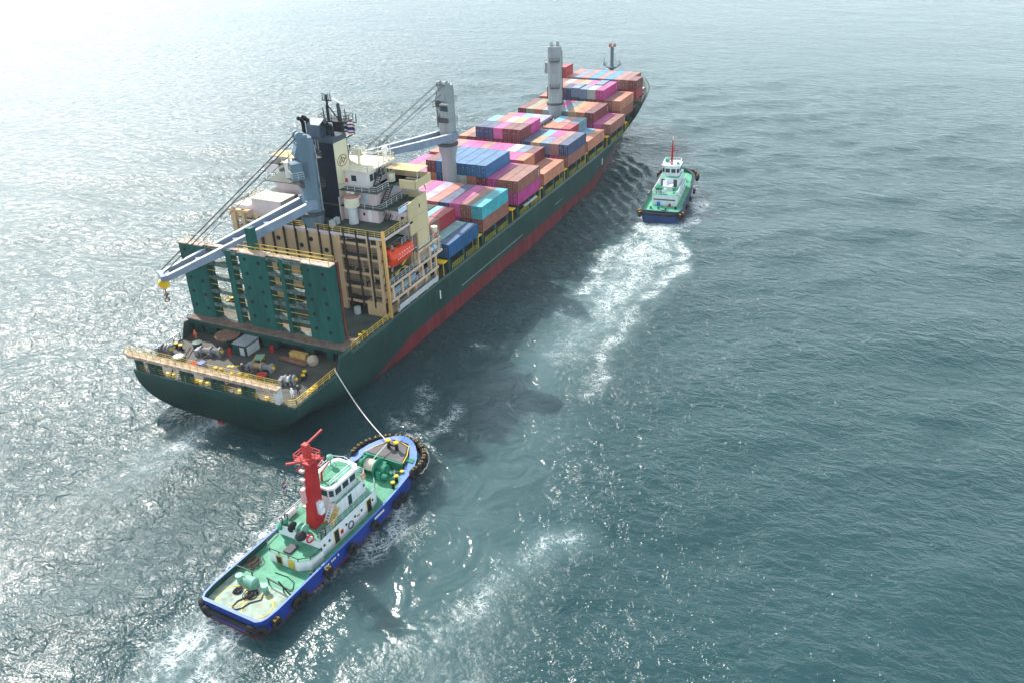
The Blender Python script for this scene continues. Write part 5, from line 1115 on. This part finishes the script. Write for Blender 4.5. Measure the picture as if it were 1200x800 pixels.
# flags
def flag(name, p, d, wd, ht, cols, label):
    nx = 10; d = Vector(d).normalized(); e = empty(name, p, label=label, cat='flag')
    tot = sum(c[1] for c in cols); z = 0
    mb = MB(); mats = []; z = ht
    for (m, h) in cols:
        z1 = z; z0 = z-ht*h/tot; z = z0
        if m not in mats: mats.append(m)
        v = []
        for i in range(nx+1):
            u = wd*i/nx; off = Vector((-d.y,d.x,0))*(.12*wd*math.sin(i*1.1)); q = d*u+off-Vector((0,0,.12*u)); v += [(q.x,q.y,q.z+z0),(q.x,q.y,q.z+z1)]
        mb.add(v, [(2*i,2*i+2,2*i+3,2*i+1) for i in range(nx)], mats.index(m))
    mb.build('cloth', mats, e, recalc=False)
    MB().cyl((0,0,-.4),(0,0,ht+.2),.03,n=5).build('halyard', M_wire, e)
Fr, Fw, Fb = mat('flag_red', (.50,.02,.03), .9), mat('flag_white', (.75,.75,.75), .9), mat('flag_blue', (.02,.03,.20), .9)
flag('flag', (-8.6,-1.9,36.7), (.15,-1,0), 2.2, 1.7, [(Fr,1),(Fw,1),(Fb,2),(Fw,1),(Fr,1)], 'red, white and blue striped flag flying from the black radar mast')
flag('flag', (-8.7,1.4,36.6), (.3,1,0), 1.2, 2.0, [(Fr,1)], 'small plain red flag between the funnel and the radar mast')
flag('flag', tuple(Mt @ Vector((12.9,1.5,9.9))), (.9,.3,0), .6, 1.3, [(Fr,1),(Fw,1),(Fb,2),(Fw,1),(Fr,1)], 'tiny striped flag on the halyard beside the blue tug\'s red mast')
flag('flag', (75.0,-37.9,13.4), (.2,-1,0), 1.3, .9, [(Fr,1),(Fw,1),(Fb,2),(Fw,1),(Fr,1)], 'small striped flag at the mast of the distant dark-blue tug')
# awning laundry: red-white and blue cloths over the stern gallery
c1 = MB().box(-.7,.7,-.8,.8,0,.05).build('cloth_bundle', Fr, loc=(-43.9,7.7,7.0)); tag(c1, 'red and white cloth lying on the poop deck by the gallery', 'cloth')
c2 = MB().box(-.6,.6,-.5,.5,0,.9).build('box', mat('box_blue', (.06,.15,.45)), loc=(-44.0,5.9,6.93)); tag(c2, 'small blue box on the poop deck behind the gallery', 'box')

# ---------------------------------------------------------------- people (one continuous skinned body each)
def person(x, y, z, rz, shirt, trousers, headm, label, arm=.25, lean=0., helmet=None):
    e = empty('person', (x,y,z), rz, label=label, cat='person')
    P = [(0,0,.95),(0,0,1.15),(0,0,1.38),(0.0,0,1.5),(.02,0,1.60),(0.03,0,1.72),
         (0,.18,1.40),(.05,.27,1.13),(.05+arm,.25,.92),(0,-.18,1.40),(.06,-.27,1.13),(.06+arm,-.24,.94),
         (0,.10,.90),(.06,.12,.50),(.0,.13,.08),(.14,.14,.04),(0,-.10,.90),(-.03,-.12,.50),(-.10,-.13,.08),(.04,-.14,.04)]
    Rr = [.15,.15,.155,.06,.085,.10,.07,.05,.04,.07,.05,.04,.10,.07,.05,.045,.10,.07,.05,.045]
    E_ = [(0,1),(1,2),(2,3),(3,4),(4,5),(2,6),(6,7),(7,8),(2,9),(9,10),(10,11),(0,12),(12,13),(13,14),(14,15),(0,16),(16,17),(17,18),(18,19)]
    P = [(p[0]+lean*max(0,p[2]-.9),p[1],p[2]) for p in P]
    me = D.meshes.new('body'); me.from_pydata(P, E_, [])
    o = D.objects.new('body', me); COL.objects.link(o); o.parent = e
    sk = o.modifiers.new('skin','SKIN'); sk.use_smooth_shade = True
    for i, vtx in enumerate(me.skin_vertices[0].data): vtx.radius = (Rr[i]*1.0, Rr[i]*(1.25 if i in (0,1,2) else 1.0)); vtx.use_root = (i == 0)
    ss = o.modifiers.new('sub','SUBSURF'); ss.levels = 1; ss.render_levels = 1
    me.materials.append(person_mat(shirt, trousers, headm))
    if helmet:
        MB().lathe((.03+lean*.8,0,1.68),[(.17,0),(.16,.02),(.13,.02),(.13,.08),(.08,.14),(.01,.16)],12).build('helmet', helmet, e)
    return e
def person_mat(a, b, h):
    k = 'person_'+a.name+b.name
    if k in D.materials: return D.materials[k]
    m = D.materials.new(k); m.use_nodes = True; nt = m.node_tree; N = nt.nodes.new; L = nt.links.new
    tc = N('ShaderNodeTexCoord'); sp = N('ShaderNodeSeparateXYZ'); L(tc.outputs['Object'], sp.inputs[0]); r = N('ShaderNodeValToRGB'); r.color_ramp.interpolation = 'CONSTANT'
    dv = N('ShaderNodeMath'); dv.operation = 'DIVIDE'; dv.inputs[1].default_value = 2.; L(sp.outputs[2], dv.inputs[0]); L(dv.outputs[0], r.inputs[0])
    ca = [tuple(q.node_tree.nodes['Principled BSDF'].inputs['Base Color'].links[0].from_node.color_ramp.elements[1].color) for q in (M_black, b, a, h)]
    el = r.color_ramp.elements; el[0].color = ca[0]; el[1].position = .05; el[1].color = ca[1]
    e2 = el.new(.47); e2.color = ca[2]; e3 = el.new(.765); e3.color = ca[3]
    bs = nt.nodes['Principled BSDF']; bs.inputs['Roughness'].default_value = .9; L(r.outputs[0], bs.inputs['Base Color']); return m
person(-36.9,13.6,6.92,R(200),M_cloth_o,M_cloth_o,M_skin,'person in orange coveralls standing on the port side of the poop deck',helmet=mat('helmet_orange',(.6,.15,.04)))
person(-43.0,-1.7,6.92,R(190),M_cloth_d,M_cloth_d,M_skin,'person in dark clothes and white helmet standing mid poop deck by the bollards',helmet=M_foam_w)
person(-46.3,-13.9,6.92,R(240),M_cloth_w,M_cloth_w,M_skin,'person in white coveralls at the ship\'s starboard stern rail corner',helmet=M_foam_w)
person(-45.2,-14.2,6.92,R(250),M_cloth_d,M_cloth_d,M_skin,'person in dark clothes just behind the white-clad one at the starboard rail',helmet=mat('helmet_grey',(.3,.32,.34)))

# ---------------------------------------------------------------- sea haze
hz = MB().box(-6400,6400,-6400,6400,-3.5,79.5).build('haze', [], None)
hm = D.materials.new('haze_air'); hm.use_nodes = True; nt = hm.node_tree; nt.nodes.clear()
o_ = nt.nodes.new('ShaderNodeOutputMaterial'); v_ = nt.nodes.new('ShaderNodeVolumePrincipled'); nt.links.new(v_.outputs[0], o_.inputs['Volume'])
v_.inputs['Color'].default_value = (.86,.93,1,1); v_.inputs['Density'].default_value = .00010; v_.inputs['Anisotropy'].default_value = .0
hz.data.materials.append(hm); hz['kind'] = 'stuff'
